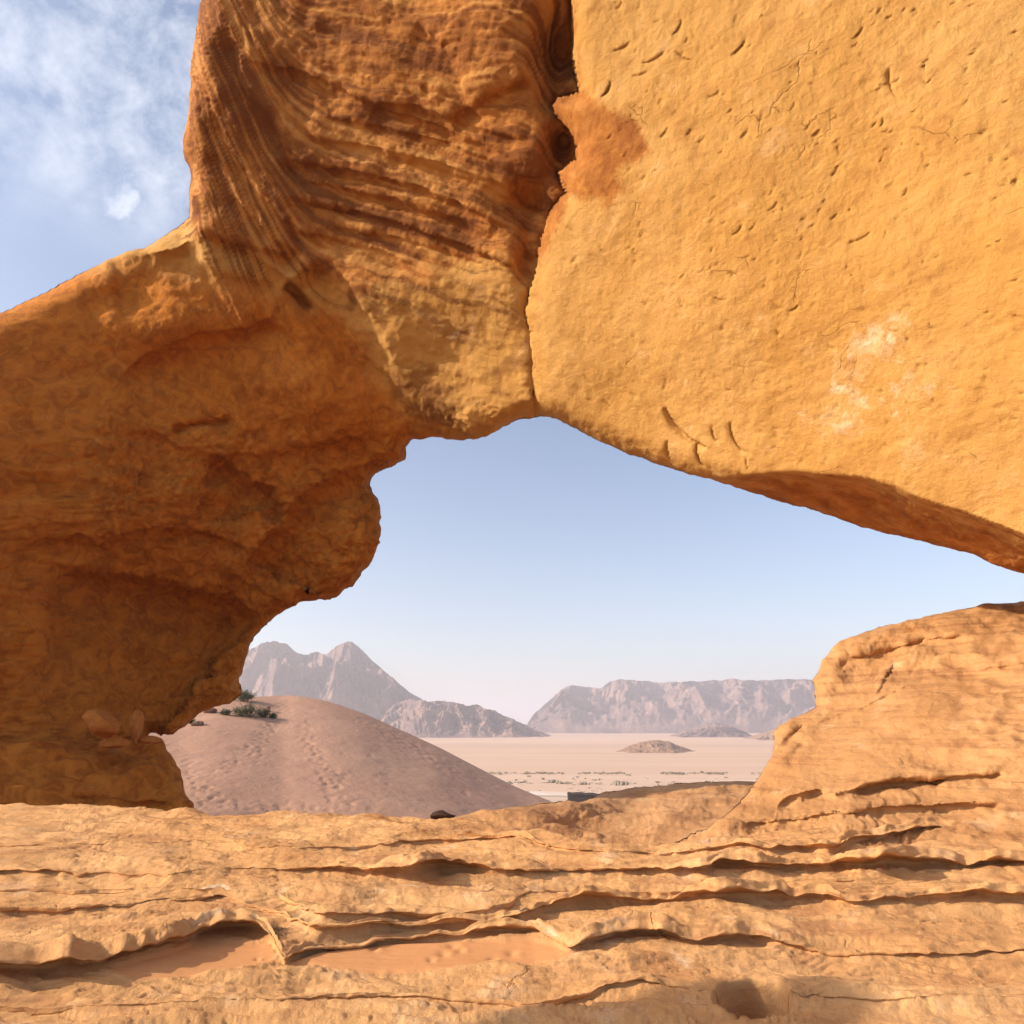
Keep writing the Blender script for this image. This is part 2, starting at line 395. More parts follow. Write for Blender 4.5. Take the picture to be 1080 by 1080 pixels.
def arch_depth(px, py):
    D = AF(px, py)
    # right slab in front of the left mass along the crack
    d, s, t = poly_d(px, py, crack)
    left = s > 0
    tp = 1 - sst(330, 440, py)
    D = D + np.where(left, .42 * np.exp(-d / 20) * tp, -.0)
    D = D + np.where(~left, .30 * np.exp(-d / 7), .12 * np.exp(-d / 3))
    D = D + np.where(left, blob(px, py, 590, 62, 22, 44, 1.1) + blob(px, py, 594, 154, 17, 22, 1.1) + blob(px, py, 562, 215, 30, 28, .95) + blob(px, py, 556, 268, 12, 26, .45), 0)
    # underside strip
    d, s, t = poly_d(px, py, under)
    D = D + np.where(s > 0, 2.3 * (1 - np.exp(-d / 26)) * sst(0, .12, t), 0)
    # small chips
    for (x, y, l, a, h) in chips:
        m = (np.abs(px - x) < l * 1.6) & (np.abs(py - y) < l * 1.6)
        if not m.any(): continue
        c, sn = math.cos(R(a)), math.sin(R(a))
        u = ((px[m] - x) * c + (py[m] - y) * sn) / (l * .5)
        v = (-(px[m] - x) * sn + (py[m] - y) * c) + .22 * l * .5 * u * u
        w = np.clip(1 - u * u, 0, 1) ** .7
        cut = np.where(v > 0, np.exp(-v / (1.2 + l * .05)) * sst(0, .8, v), 0)
        D[m] += h * 1.5 * w * cut
    # bedding ledges of the upper left
    for i, b in enumerate(bed):
        am = .15 if i not in (4, 5, 13) else .26
        D = D + step_line(px, py, b, am, 3, -.3 * am, 8, W=24)
    # bright soffit ridge and darker wall below
    D = D + step_line(px, py, [(340, 262), (372, 300), (392, 330), (405, 350), (416, 380), (432, 404), (448, 420), (472, 438), (500, 448), (540, 452)], .75, 24, .0, 10, W=60, taper=.08)
    D = D + step_line(px, py, [(110, 274), (150, 268), (185, 262), (205, 250)], .35, 8, 0, 8, W=60)
    # edge face below the skyline notch
    D = D + step_line(px, py, [(201, 215), (206, 250), (212, 275), (240, 290), (300, 300)], .3, 10, -.25, 14, W=40)
    # soffit crease over the hanging lobe
    D = D + step_line(px, py, [(430, 482), (395, 488), (350, 500), (318, 520), (292, 548), (262, 592), (256, 616)], -.10, 5, 1.0, 12, W=70)
    D = D + step_line(px, py, [(222, 476), (246, 488), (266, 506), (290, 514), (304, 530), (300, 546), (284, 560)], -.9, 5, .15, 8, W=34) * -1.0
    D = D + blob(px, py, 362, 572, 46, 54, -.8) + blob(px, py, 230, 545, 45, 22, .5)
    D = D + groove(px, py, [(404, 520), (380, 548), (366, 590), (360, 625)], .12, 4)
    # long overhanging edge across the pillar
    D = D + step_line(px, py, [(40, 590), (108, 600), (150, 607), (181, 612), (215, 620), (245, 630), (272, 648), (290, 668)], 1.3, 9, -.30, 22, W=120, taper=.2)
    D = D + step_line(px, py, [(0, 560), (60, 568), (110, 566), (160, 556), (215, 558), (262, 584)], .40, 4, -.15, 14, W=36)
    D = D + step_line(px, py, [(108, 700), (160, 712), (205, 705), (256, 690)], .35, 25, -.1, 20, W=60)
    D = D + groove(px, py, [(180, 455), (205, 448), (236, 446), (248, 440)], .25, 4) + groove(px, py, [(250, 350), (280, 345), (300, 352), (318, 368)], .14, 4)
    D = D + step_line(px, py, [(118, 460), (160, 452), (190, 470), (240, 480), (300, 470), (360, 462), (420, 452)], .30, 5, -.1, 16, W=50)
    D = D + step_line(px, py, [(120, 400), (160, 372), (210, 350), (255, 346), (300, 330)], .35, 5, -.1, 18, W=46)
    D = D + blob(px, py, 150, 345, 60, 28, -.4) + blob(px, py, 330, 420, 60, 26, -.35, 30)
    D = D + groove(px, py, [(300, 300), (318, 312), (332, 326)], .35, 4.5)
    return D
def arch_rough(V, N, px, py, isb):
    smo = np.clip(1.35 * blob(px, py, 490, 372, 95, 62, 1, 15), 0, 1)
    d, s, t = poly_d(px, py, crack)
    slab = sst(-6, 10, np.where(s > 0, -d, d))
    low = sst(380, 520, py) * (1 - slab)
    W = V + .16 * np.stack([perlin(V * .6, 31), perlin(V * .6, 32), perlin(V * .6, 33)], -1)
    h = .10 * fbm(W * .55, 3, 1) * (1 - .55 * slab)
    r = ridged(W * np.array([.9, .9, 1.6]), 5, 8)
    h = h + .022 * r * (1 - slab * .85) * (1 + .3 * low) * (1 - .8 * smo)
    # bedding of the left: dips to the right, bends upright at the skyline
    B = .45 * W[:, 0] + .12 * W[:, 1] + W[:, 2] - .4 * np.clip(-5. - W[:, 0], 0, 3.6) ** 2
    e = np.stack([W[:, 0] * .22, W[:, 1] * .22, B * 2.2], -1)
    n = fbm(e, 5, 14, .58)
    up = (1 - slab) * (1 - low) * (1 - .6 * smo) * (1 - np.clip(1.3 * blob(px, py, 120, 320, 110, 62, 1), 0, 1))
    h = h + .055 * n * up + .055 * (terrace(n, 4.5, .25) - n) * up + .05 * n * low + .05 * (terrace(n, 3.0, .2) - n) * low + .03 * fbm(e * 3.1, 3, 19, .6) * up
    # scaly flakes
    fl = fbm(W * 2.4, 3, 44)
    h = h + .035 * (terrace(fl, 4, .2)) * (1 - slab) * (.6 + .4 * perlin(V * .8, 77)) * (1 - .75 * smo)
    fl2 = fbm(W * np.array([.8, .8, 1.3]), 4, 47, .5)
    fl3 = fbm(W * np.array([.5, .5, .9]) + 7, 4, 49, .55)
    h = h + (.24 * (terrace(fl2, 3.2, .10) - .5 * fl2) + .22 * (terrace(fl3, 2.6, .07) - .6 * fl3) + .05 * ridged(V * 1.7, 4, 57, .6) + .02 * fbm(V * 5, 3, 58)) * low
    du, su, tu = poly_d(px, py, under)
    h = h + np.where((su > 0) & (~isb), sst(2, 14, du), 0) * slab * .04 * ridged(V * np.array([1., 1., 2.]), 5, 64, .6)
    h = h + .022 * fbm(V * 3.2, 4, 21, .6) * (1 - .35 * slab) + .004 * ridged(V * 9, 3, 52) * (.4 + .6 * slab)
    pit = perlin(V * np.array([5., 5., 5.]), 61)
    h = h - .012 * sst(.5, .66, pit) * slab
    return h
def a_stain_shade(px, py, V):
    v = np.zeros_like(px)
    poly = [(190, -60), (206, 30), (190, 150), (205, 250), (340, 290), (372, 312), (410, 296), (450, 300), (492, 276), (536, 272), (552, 300), (566, 262), (590, 232), (603, 205), (640, 214), (662, 200), (650, 182), (684, 158), (672, 130), (640, 118), (612, 96), (604, 60), (603, -310), (190, -310)]
    d, _, _ = poly_d(px, py, poly, True)
    sd = np.where(inside(px, py, poly), d, -d)
    v = .5 + np.clip(sd / 22, -1, 1) * .55
    # brighter windows within the varnished part
    for b in [(470, 210, 70, 16, .42, 18), (430, 185, 60, 10, .35, 18), (540, 75, 42, 36, .4, 30), (350, 215, 60, 12, .25, 20), (300, 110, 40, 60, .18, 0), (400, 270, 60, 14, .3, 10)]:
        v = v - blob(px, py, b[0], b[1], b[2], b[3], b[4], b[5])
    v = v + .30 * blob(px, py, 470, 100, 90, 30, 1, 15) + .3 * blob(px, py, 570, 240, 18, 40, 1)
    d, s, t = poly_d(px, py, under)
    v = np.maximum(v, np.where((s > 0) & (px > 700), .42 + .2 * np.clip(d / 20, 0, 1), 0))  # underside strip: its shade is put into the colour
    v = np.maximum(v, blob(px, py, 980, 10, 220, 80, .34))  # darker towards the slab's upper right
    return v
def a_pale(px, py, V):
    return .28 * blob(px, py, 480, 350, 80, 45, 1, 20) + .5 * blob(px, py, 885, 435, 95, 60, 1, -25) + .45 * blob(px, py, 930, 350, 60, 30, 1, -40) + .15 * blob(px, py, 480, 340, 70, 40, 1, 30) + .3 * blob(px, py, 1000, 420, 60, 60, 1)
def a_shade_red(px, py, V):  # shade and warm bounce on the pillar, put into its colour
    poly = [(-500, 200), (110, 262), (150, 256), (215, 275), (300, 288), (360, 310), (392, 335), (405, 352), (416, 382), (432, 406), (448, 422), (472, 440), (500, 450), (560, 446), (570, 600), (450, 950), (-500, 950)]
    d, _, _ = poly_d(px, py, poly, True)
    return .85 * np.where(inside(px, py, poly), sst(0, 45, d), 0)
def a_streak(px, py, V):
    d, s, t = poly_d(px, py, crack)
    m = (s > 0) * (1 - sst(280, 400, py)) * sst(-4, 8, d) * (1 - np.clip(1.3 * blob(px, py, 120, 320, 110, 62, 1), 0, 1))
    B = .45 * V[:, 0] + .12 * V[:, 1] + V[:, 2] - .4 * np.clip(-5. - V[:, 0], 0, 3.6) ** 2 + .12 * fbm(V * .8, 3, 5)
    e = np.stack([V[:, 0] * .18, V[:, 1] * .18, B * 4.2], -1)
    m2 = (s > 0) * sst(300, 430, py)
    q = V * np.array([.55, .55, 1.1]) + .5 * perlin(V * .4, 8)[:, None]
    return .5 + m * np.clip(.85 * fbm(e, 4, 330, .65) + .35 * perlin(V * .7, 335), -.5, .5) + m2 * np.clip(.8 * fbm(q, 5, 340, .62) - .05, -.4, .4)
xs = gridline([(-336, 96, 9), (96, 984, 1.7), (984, 1100, 3), (1100, 1428, 14)])
ys = gridline([(-306, -12, 12), (-12, 800, 1.7), (800, 1016, 9)])
V, FA, px, py, isb, at = rock_body(outline, xs, ys, arch_depth, 24, lambda x, y: 1.3 - .6 * sst(600, 900, x), 90, 5.5, arch_rough,
        attrs={'stain': a_stain_shade, 'pale': a_pale, 'red': a_shade_red, 'streak': a_streak}, seed=1)
cx = px[FA].mean(1); cy = py[FA].mean(1)
_, sc, _ = poly_d(cx, cy, crack)
leftf = sc > 0
root = tag(empty('rock_arch', (-6.0, 19.0, -2.0)), 'huge orange sandstone arch spanning the top of the view, leaning on its left pillar', 'rock arch')
def sub(name, m, lab=None):
    f = FA[m]; used = np.zeros(len(V), bool); used[f.ravel()] = True; re = np.cumsum(used) - 1
    o = mesh_obj(name, V[used], re[f], M['arch'], root, attrs={k_: v_[used] for k_, v_ in at.items()}, origin=np.zeros(3))
    o.location = Vector((0, 0, 0)) - root.location
    if lab: o['label'] = lab
    return o
sub('pillar', leftf, 'dark orange overhanging pillar and bedded span left of the crack')
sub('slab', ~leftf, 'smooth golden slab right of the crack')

# ================================================================== RIGHT OUTCROP
o_out = [(640, 960), (668, 905), (690, 893), (720, 884), (745, 872), (765, 860), (785, 838), (803, 812), (813, 798), (816, 782), (814, 770), (822, 764), (840, 756), (858, 748), (860, 738), (856, 718),
 (864, 702), (876, 685), (884, 676), (905, 668), (935, 658), (972, 650), (1020, 640), (1080, 632), (1180, 640), (1300, 660), (1420, 700), (1420, 960)]
octl = [(660, 930, 8.2), (700, 895, 9.2), (760, 868, 9.9), (800, 830, 11.2), (820, 770, 13.0), (860, 750, 13.4), (858, 720, 14.2), (890, 680, 14.8), (970, 655, 14.6), (1080, 640, 14.0), (1250, 660, 12), (900, 730, 13.4), (970, 700, 13.2),
 (970, 735, 12.0), (1080, 720, 11.3), (900, 790, 11.2), (970, 800, 10.5), (850, 850, 9.9), (970, 850, 9.5), (900, 820, 10.4), (1080, 850, 9.0), (1250, 800, 8.6), (1250, 900, 7.4), (970, 900, 8.6), (800, 900, 8.9), (850, 950, 7.6), (1080, 950, 7.3), (1400, 950, 6.5)]
OF = tps(octl)
def out_depth(px, py):
    D = OF(px, py)
    D = D + step_line(px, py, [(810, 772), (830, 776), (862, 760), (884, 748), (905, 742), (935, 728), (972, 714), (1040, 700), (1120, 690)], -.0, 8, -.14, 5, W=26, taper=.06) + step_line(px, py, [(850, 768), (884, 752), (905, 746), (935, 732), (972, 718), (1040, 704), (1120, 694)], .2, 3, -.0, 10, W=12, taper=.06)
    D = D + step_line(px, py, [(885, 686), (905, 690), (940, 682), (975, 672), (1030, 668)], .35, 5, -.1, 8, W=30)
    D = D + step_line(px, py, [(955, 672), (950, 690), (944, 696), (955, 702), (985, 696), (1040, 690)], .25, 5, -.1, 8, W=24)
    D = D + groove(px, py, [(816, 800), (832, 780), (850, 766)], .18, 4) + groove(px, py, [(830, 806), (850, 782)], .1, 4)
    # eroded ledges low on the slope
    D = D + step_line(px, py, [(818, 846), (838, 838), (856, 834), (880, 838), (896, 834), (930, 826), (975, 820), (1060, 815)], .20, 2.5, -.10, 6, W=9, taper=.05)
    D = D + step_line(px, py, [(815, 849), (845, 842), (862, 832), (868, 825)], .2, 4, -.15, 6, W=18)
    D = D + step_line(px, py, [(895, 836), (915, 826), (952, 822), (1000, 820)], .24, 3, -.12, 6, W=11)
    D = D + step_line(px, py, [(780, 868), (810, 866), (845, 862), (868, 858), (892, 856), (930, 852), (985, 850), (1060, 846)], .22, 3, -.14, 7, W=11, taper=.05)
    return D
def out_rough(V, N, px, py, isb):
    sl = sst(0, 1, blob(px, py, 900, 790, 110, 45, 1.3, -25))
    cA, sA = math.cos(R(24)), math.sin(R(24)) 
    e = np.stack([(V[:, 0] * cA + V[:, 2] * sA) * .6, V[:, 1] * .5, (V[:, 2] * cA - V[:, 0] * sA) * 3.4], -1)
    n = fbm(e + .4 * perlin(V * .7, 3)[:, None], 5, 70, .55)
    return (.05 * fbm(V * .7, 3, 71) + .08 * n * (1 - .6 * sl) + .09 * (terrace(n, 3, .3) - n) * (1 - .7 * sl)
            + .035 * ridged(V * 2.0, 4, 75) * (1 - .8 * sl) * sst(840, 760, py) + .014 * fbm(V * 5, 4, 79, .6))
zero = lambda a, b, c: np.zeros_like(a)
V, FA, px, py, isb, at = rock_body(o_out, gridline([(636, 990, 1.7), (990, 1100, 3), (1100, 1430, 12)]), gridline([(625, 930, 1.7), (930, 966, 6)]), out_depth, 16, .5, 60, 4.5, out_rough, jag=1.3,
        attrs={'stain': lambda a, b, c: blob(a, b, 960, 668, 16, 14, .55), 'pale': lambda a, b, c: .3 * blob(a, b, 900, 715, 60, 30, 1), 'red': zero}, seed=4)
tag(mesh_obj('rock_outcrop', V, FA, M['outcrop'], attrs=at), 'golden sandstone outcrop rising at the right under the arch, steep on top', 'rock outcrop')

# ================================================================== MIDDLE MOUND
o_m = [(440, 885), (452, 872), (470, 862), (488, 857), (515, 853), (545, 851), (575, 847), (610, 845), (628, 840), (640, 834), (665, 830), (700, 827), (740, 825), (785, 824), (830, 822), (880, 830), (880, 960), (440, 960)]
mctl = [(450, 880, 11.9), (480, 862, 13.6), (540, 853, 15), (540, 900, 10.8), (600, 848, 16), (600, 875, 13.5), (600, 920, 10.2), (640, 838, 19), (700, 830, 20), (700, 860, 15), (700, 900, 11.5), (785, 826, 20), (785, 870, 14), (870, 830, 19), (870, 900, 12), (700, 950, 9.5), (500, 950, 9.4)]
MF = tps(mctl)
def m_rough(V, N, px, py, isb):
    e = V * np.array([.6, .6, 4.0]); n = fbm(e + .5 * perlin(V * .5, 3)[:, None], 5, 90, .55)
    return .10 * n + .06 * (terrace(n, 3, .3) - n) + .07 * fbm(V * .6, 4, 91) + .02 * fbm(V * 4, 4, 93, .6)
def m_depth(px, py):
    return MF(px, py) + step_line(px, py, [(470, 868), (520, 864), (560, 868), (600, 862), (660, 850), (740, 846), (800, 842)], .5, 8, -.2, 12, W=24) + step_line(px, py, [(640, 842), (690, 836), (740, 834), (790, 832)], .5, 6, -.2, 8, W=14)
V, FA, px, py, isb, at = rock_body(o_m, gridline([(436, 884, 1.8)]), gridline([(818, 905, 1.2), (905, 964, 6)]), m_depth, 7, .8, 30, 5, m_rough, jag=1.0,
        attrs={'stain': zero, 'pale': zero, 'red': zero}, seed=6)
tag(mesh_obj('rock_mound', V, FA, M['mound'], attrs=at), 'low layered yellow rock mound just beyond the foreground ledges, below the plain', 'rock mound')

# ================================================================== FOOT BLOCK UNDER THE PILLAR
o_f = [(-330, 800), (-100, 792), (20, 786), (90, 781), (120, 783), (150, 782), (172, 781), (180, 792), (190, 812), (196, 832), (203, 846), (206, 862), (206, 900), (-330, 900)]
fctl = [(180, 790, 20.2), (195, 850, 18.5), (150, 785, 20), (150, 820, 18.9), (150, 860, 18.2), (100, 785, 18.8), (100, 860, 17), (0, 800, 16.5), (0, 870, 15.5), (-300, 800, 13.5), (-300, 900, 12.5)]
FF = tps(fctl)
def f_depth(px, py):
    return (FF(px, py) + step_line(px, py, [(60, 800), (110, 800), (135, 808), (150, 803), (165, 800)], -.15, 6, .5, 8, W=22) + groove(px, py, [(178, 790), (186, 815), (198, 845)], .3, 4)
            + step_line(px, py, [(60, 838), (110, 840), (150, 842), (190, 846)], .25, 5, -.1, 8, W=16))
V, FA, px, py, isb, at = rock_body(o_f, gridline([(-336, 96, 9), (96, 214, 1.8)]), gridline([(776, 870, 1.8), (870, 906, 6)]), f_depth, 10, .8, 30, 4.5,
        lambda V, N, px, py, isb: .15 * fbm(V * np.array([.6, .6, 3.4]), 5, 101) + .06 * ridged(V * np.array([1., 1., 3.]), 3, 103) + .04 * ridged(V * 1.5, 4, 104) + .02 * fbm(V * 4, 3, 107),
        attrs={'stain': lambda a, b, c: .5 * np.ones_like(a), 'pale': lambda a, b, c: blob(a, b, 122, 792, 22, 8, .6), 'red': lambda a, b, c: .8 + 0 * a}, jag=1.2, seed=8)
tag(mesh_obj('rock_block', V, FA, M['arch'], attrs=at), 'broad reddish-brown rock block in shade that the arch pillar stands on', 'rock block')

# ================================================================== FOREGROUND LEDGES (ground)
cols = np.array(gridline([(-260, 60, 5), (60, 990, 1.55), (990, 1100, 3), (1100, 1420, 7)]))
def cur(pts, sm=6):
    p = np.array(pts, float); v = np.interp(cols, p[:, 0], p[:, 1])
    kx = np.exp(-(np.arange(-18, 19) / sm) ** 2); kx /= kx.sum()
    return np.convolve(np.pad(v, 18, mode='edge'), kx, 'valid')
def wig(a, f, seed): return a * (perlin(P2(cols, cols * 0, f, seed * 3.7)) + .5 * perlin(P2(cols, cols * 0, f * 2.7, seed * 1.3 + 9)) + .10 * perlin(P2(cols, cols * 0, f * 7, seed + 4.4)))
ledges = [  # py of the foot, z of the foot, height, undercut
 ([(110, 1058), (300, 1052), (400, 1046), (500, 1050), (560, 1053), (640, 1041), (680, 1038), (740, 1044), (800, 1040), (840, 1047), (970, 1052)], [(0, -1.79)], [(250, .0), (350, .03), (480, .035), (560, .0), (630, .05), (680, .06), (705, .02), (718, .0), (840, .0), (900, .0)], .6),
 ([(0, 1034), (70, 1028), (110, 1020), (181, 1004), (210, 991), (243, 985), (275, 987), (291, 995), (299, 1012), (308, 1005), (328, 999), (361, 995), (418, 988), (467, 986), (520, 987), (560, 986), (580, 992), (600, 1003), (630, 998), (660, 993), (690, 993), (740, 996), (800, 991), (850, 999), (900, 1003), (970, 1006)],
  [(0, -1.715)], [(0, .12), (110, .12), (200, .13), (270, .12), (290, .06), (299, .02), (312, .07), (360, .10), (440, .09), (540, .07), (585, .05), (625, .09), (690, .11), (730, .04), (790, .08), (830, .05), (900, .02), (970, .03)], 1.3),
 ([(60, 955), (110, 953), (180, 948), (235, 947), (280, 953), (310, 968), (328, 976), (420, 975), (520, 976), (545, 968), (575, 957), (600, 954), (640, 952), (720, 950), (760, 953), (800, 949), (860, 948), (900, 954), (970, 950)],
  [(0, -1.60)], [(60, .05), (110, .04), (180, .02), (235, .06), (270, .03), (310, .04), (330, .08), (420, .09), (500, .09), (540, .05), (570, .07), (600, .10), (700, .07), (740, .12), (860, .13), (900, .09), (970, .11)], 1.0),
 ([(110, 935), (200, 936), (300, 940), (322, 958), (340, 963), (400, 962), (480, 963), (510, 958), (560, 938), (600, 934), (700, 936), (850, 932), (970, 934)],
  [(0, -1.53)], [(300, .01), (330, .05), (400, .075), (470, .06), (510, .02), (560, .01), (700, .0), (800, .02), (970, .015)], 1.0),
 ([(110, 918), (180, 922), (250, 915), (330, 914), (380, 917), (410, 921), (440, 922), (465, 914), (490, 913), (540, 917), (600, 915), (687, 916), (740, 920), (770, 916), (800, 918), (850, 914), (900, 919), (922, 922), (970, 915)],
  [(0, -1.44)], [(60, .03), (110, .01), (200, .015), (250, .0), (330, .04), (390, .08), (420, .15), (470, .15), (510, .08), (550, .07), (600, .03), (680, .06), (720, .12), (790, .11), (850, .08), (920, .14), (970, .12)], 1.6),
 ([(110, 890), (200, 886), (300, 893), (400, 890), (460, 884), (520, 885), (560, 889), (600, 895), (640, 899), (720, 898), (760, 893), (800, 896), (850, 893), (870, 896), (900, 888), (970, 881)],
  [(0, -1.35), (600, -1.35), (690, -1.40), (760, -1.34), (970, -1.27)], [(0, .01), (400, .015), (470, .05), (540, .06), (590, .02), (700, .02), (740, .07), (800, .08), (860, .10), (970, .11)], 1.0)]
crest = cur([(-200, 846), (0, 848), (110, 851), (150, 853), (200, 854), (225, 857), (255, 857), (290, 855), (330, 856), (380, 858), (430, 860), (458, 862), (480, 861), (510, 865), (560, 876), (600, 884), (640, 889), (690, 892), (760, 884), (830, 874), (900, 866), (970, 860), (1200, 850)], 4)
crz = cur([(0, -1.22), (480, -1.22), (600, -1.28), (690, -1.36), (760, -1.28), (970, -1.17)])
rowsY, rowsZ, rowsT = [], [], []          # lists of (n, ncol)
def pyz(py_, z): return z / ray(cols, py_)[1]
def smw(v, n=26):
    kk = np.exp(-(np.arange(-3 * n, 3 * n + 1) / n) ** 2); kk /= kk.sum(); return np.convolve(np.pad(v, 3 * n, mode='edge'), kk, 'valid')
nearY = np.full_like(cols, 2.6); nearZ = np.full_like(cols, -1.80)
pY, pZ = nearY, nearZ
first = True
lh = 0 * cols
def seg(Y0, Z0, Y1, Z1, n, bow=0.):
    u = np.linspace(0, 1, n, endpoint=False)[:, None]
    e0 = np.exp(-u / .10) * (1 - u); e1 = np.exp(-(1 - u) / .10) * u
    a, b = smw(Z0), smw(Z1)
    Zs = a + (b - a) * u + (Z0 - a) * e0 + (Z1 - b) * e1
    Zs = Zs + np.clip(lh, 0, .14) * (.42 * np.exp(-((u - .07) / .06) ** 2) * np.clip(u / .03, 0, 1))
    rowsY.append(Y0 + (Y1 - Y0) * u); rowsZ.append(Zs + bow * np.sin(np.pi * u) * np.ones_like(Y0)); rowsT.append(np.zeros((n, len(cols))))
for i, (fp, fz, fh, uc) in enumerate(ledges):
    pyf = cur(fp, 4) + wig(1.2, .03, i); zf = cur(fz); h = np.clip(cur(fh, 5) - .008, 0, 9) * (1 + wig(.55, .022, i + 20) + wig(.9, .008, i + 40)); h = np.maximum(h, .001)
    Yf = pyz(pyf, zf)
    Yf = np.maximum(Yf, pY + .10); Zf = Yf * ray(cols, pyf)[1]
    seg(pY, pZ, Yf, Zf, 60 if i else 90, -.012 if i else 0)
    n = 14; u = np.linspace(0, 1, n, endpoint=False)[:, None]
    off = h * uc * (.62 * np.sin(np.pi * np.clip(u / .62, 0, 1)) * (u < .62) - .5 * np.sin(np.pi * np.clip((u - .62) / .38, 0, 1)) * (u >= .62))
    rowsY.append(Yf + off); rowsZ.append(Zf + h * u); rowsT.append(np.ones((n, 1)) * np.sin(np.pi * u) * np.ones_like(h))
    pY, pZ = Yf, Zf + h; lh = h
Yc = np.maximum(pyz(crest, crz), pY + .3); Zc = Yc * ray(cols, crest)[1]
seg(pY, pZ, Yc, Zc, 110, .0)
seg(Yc, Zc, Yc + .7, Zc - .22, 12, .03)
seg(Yc + .7, Zc - .22, Yc + 3, Zc - 2.6, 14)
seg(Yc + 3, Zc - 2.6, Yc + 12, Zc - 6.5, 14)
GY = np.vstack(rowsY); GZ = np.vstack(rowsZ); GT = np.vstack(rowsT)
dxc = ray(cols, GZ * 0)[0] if False else None
py_of = lambda Y, Z: 540 - F * np.tan(np.arctan2(Z, Y) - PITCH)
PYg = py_of(GY, GZ); PXg = np.broadcast_to(cols, PYg.shape)
GX = ray(PXg, np.minimum(PYg, 1400))[0] * GY
# near-camera columns: keep the plan sensible
GP = np.stack([GX, GY, GZ], -1)
def ell(x, y, rx, ry, rot=0):
    return np.sqrt(-np.log(np.clip(blob(PXg, PYg, x, y, rx, ry, 1, rot), 1e-9, 1)))
sandy = np.maximum(1 - sst(.75, 1.05, ell(205, 1010, 98, 19, -6)), 1 - sst(.8, 1.05, ell(450, 1004, 150, 16, -1)))
sandy = np.maximum(sandy, .9 * (1 - sst(.6, 1.1, ell(560, 1000, 50, 12, 5))))
sandy = sandy * (1 - sst(0, .3, GT))
hole = 1 - sst(.72, 1.02, ell(793, 1048, 42, 19, 0) + .1 * perlin(P2(PXg, PYg, .05, 3.)))
sandy = np.maximum(sandy, (1 - sst(.5, .75, ell(793, 1052, 42, 19, 0))))
W = GP + .12 * np.stack([perlin(GP * 1.5, 41), perlin(GP * 1.5, 42), perlin(GP * 1.5, 43)], -1)
nz = .06 * fbm(GP * np.array([.5, .9, .5]), 3, 201) + .028 * fbm(GP * np.array([1.4, 2.2, 1.]), 2, 205)
st = fbm(W * np.array([.55, 2.4, 1.]), 5, 211, .55)
nz = nz + .045 * (terrace(st, 3.2, .16)) + .018 * st
nz = nz + .010 * ridged(W * np.array([1.8, 4., 2.]), 4, 217) + .006 * fbm(GP * 9, 4, 219, .6)
knob = sst(.25, .6, perlin(GP * np.array([.9, 1.6, 1.]), 231)) * .6
nz = nz + knob * .03 * fbm(GP * 5, 3, 233)
foot = np.zeros_like(PXg)
for (x, y, r) in [(478, 994, 6), (486, 998, 5), (468, 1002, 6), (395, 996, 5), (540, 1002, 6), (520, 1008, 5), (272, 1008, 3), (455, 1008, 4)]:
    foot += blob(PXg, PYg, x, y, r, r * .5, -.018) + blob(PXg, PYg, x + r, y + 1, r, r * .5, .008)
fade = sst(2.6, 3.5, GY)
wallm = np.clip(GT * 1.5, 0, 1)
GP[..., 2] += (nz - .03) * (1 - .9 * sandy) * (.35 + .65 * fade) * (1 - .55 * wallm) + foot - hole * .34 - .02 * sandy
GP[..., 1] += (.03 * fbm(GP * np.array([.9, 1., 9.]), 3, 240) * sst(0, .5, GT)) + hole * sst(1046, 1028, PYg) * .10
# ripples on sand
GP[..., 2] += sandy * .0025 * (.5 + perlin(GP * .9, 6)) * np.sin(GY * 60 + 3 * perlin(GP * 1.2, 5))
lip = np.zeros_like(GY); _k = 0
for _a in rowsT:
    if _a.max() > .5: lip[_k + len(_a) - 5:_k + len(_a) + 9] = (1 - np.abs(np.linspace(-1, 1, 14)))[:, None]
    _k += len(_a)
lip = lip * sst(-.35, .3, perlin(GP * np.array([1.5, 1.5, 1.]), 251))  # lips weathered paler, their sunlit brightness put into the colour too
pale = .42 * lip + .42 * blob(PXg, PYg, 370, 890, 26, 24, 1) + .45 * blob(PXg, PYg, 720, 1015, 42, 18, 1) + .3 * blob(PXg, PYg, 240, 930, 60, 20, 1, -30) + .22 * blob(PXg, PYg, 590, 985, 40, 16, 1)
stain = .34 * sst(.05, .6, fbm(GP * np.array([.7, 1.4, 1.]), 3, 261)) + .38 * blob(PXg, PYg, 440, 880, 130, 16, 1) + .35 * blob(PXg, PYg, 420, 925, 60, 12, 1) + .2 * blob(PXg, PYg, 600, 880, 60, 8, 1)
nr, nc = GY.shape
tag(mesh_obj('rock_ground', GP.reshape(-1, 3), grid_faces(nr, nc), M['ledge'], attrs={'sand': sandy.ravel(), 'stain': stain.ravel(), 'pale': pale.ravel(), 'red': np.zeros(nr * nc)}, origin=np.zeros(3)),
    'layered orange sandstone ground with ledges and sand-filled hollows in front of the arch', 'ground', kind='structure')
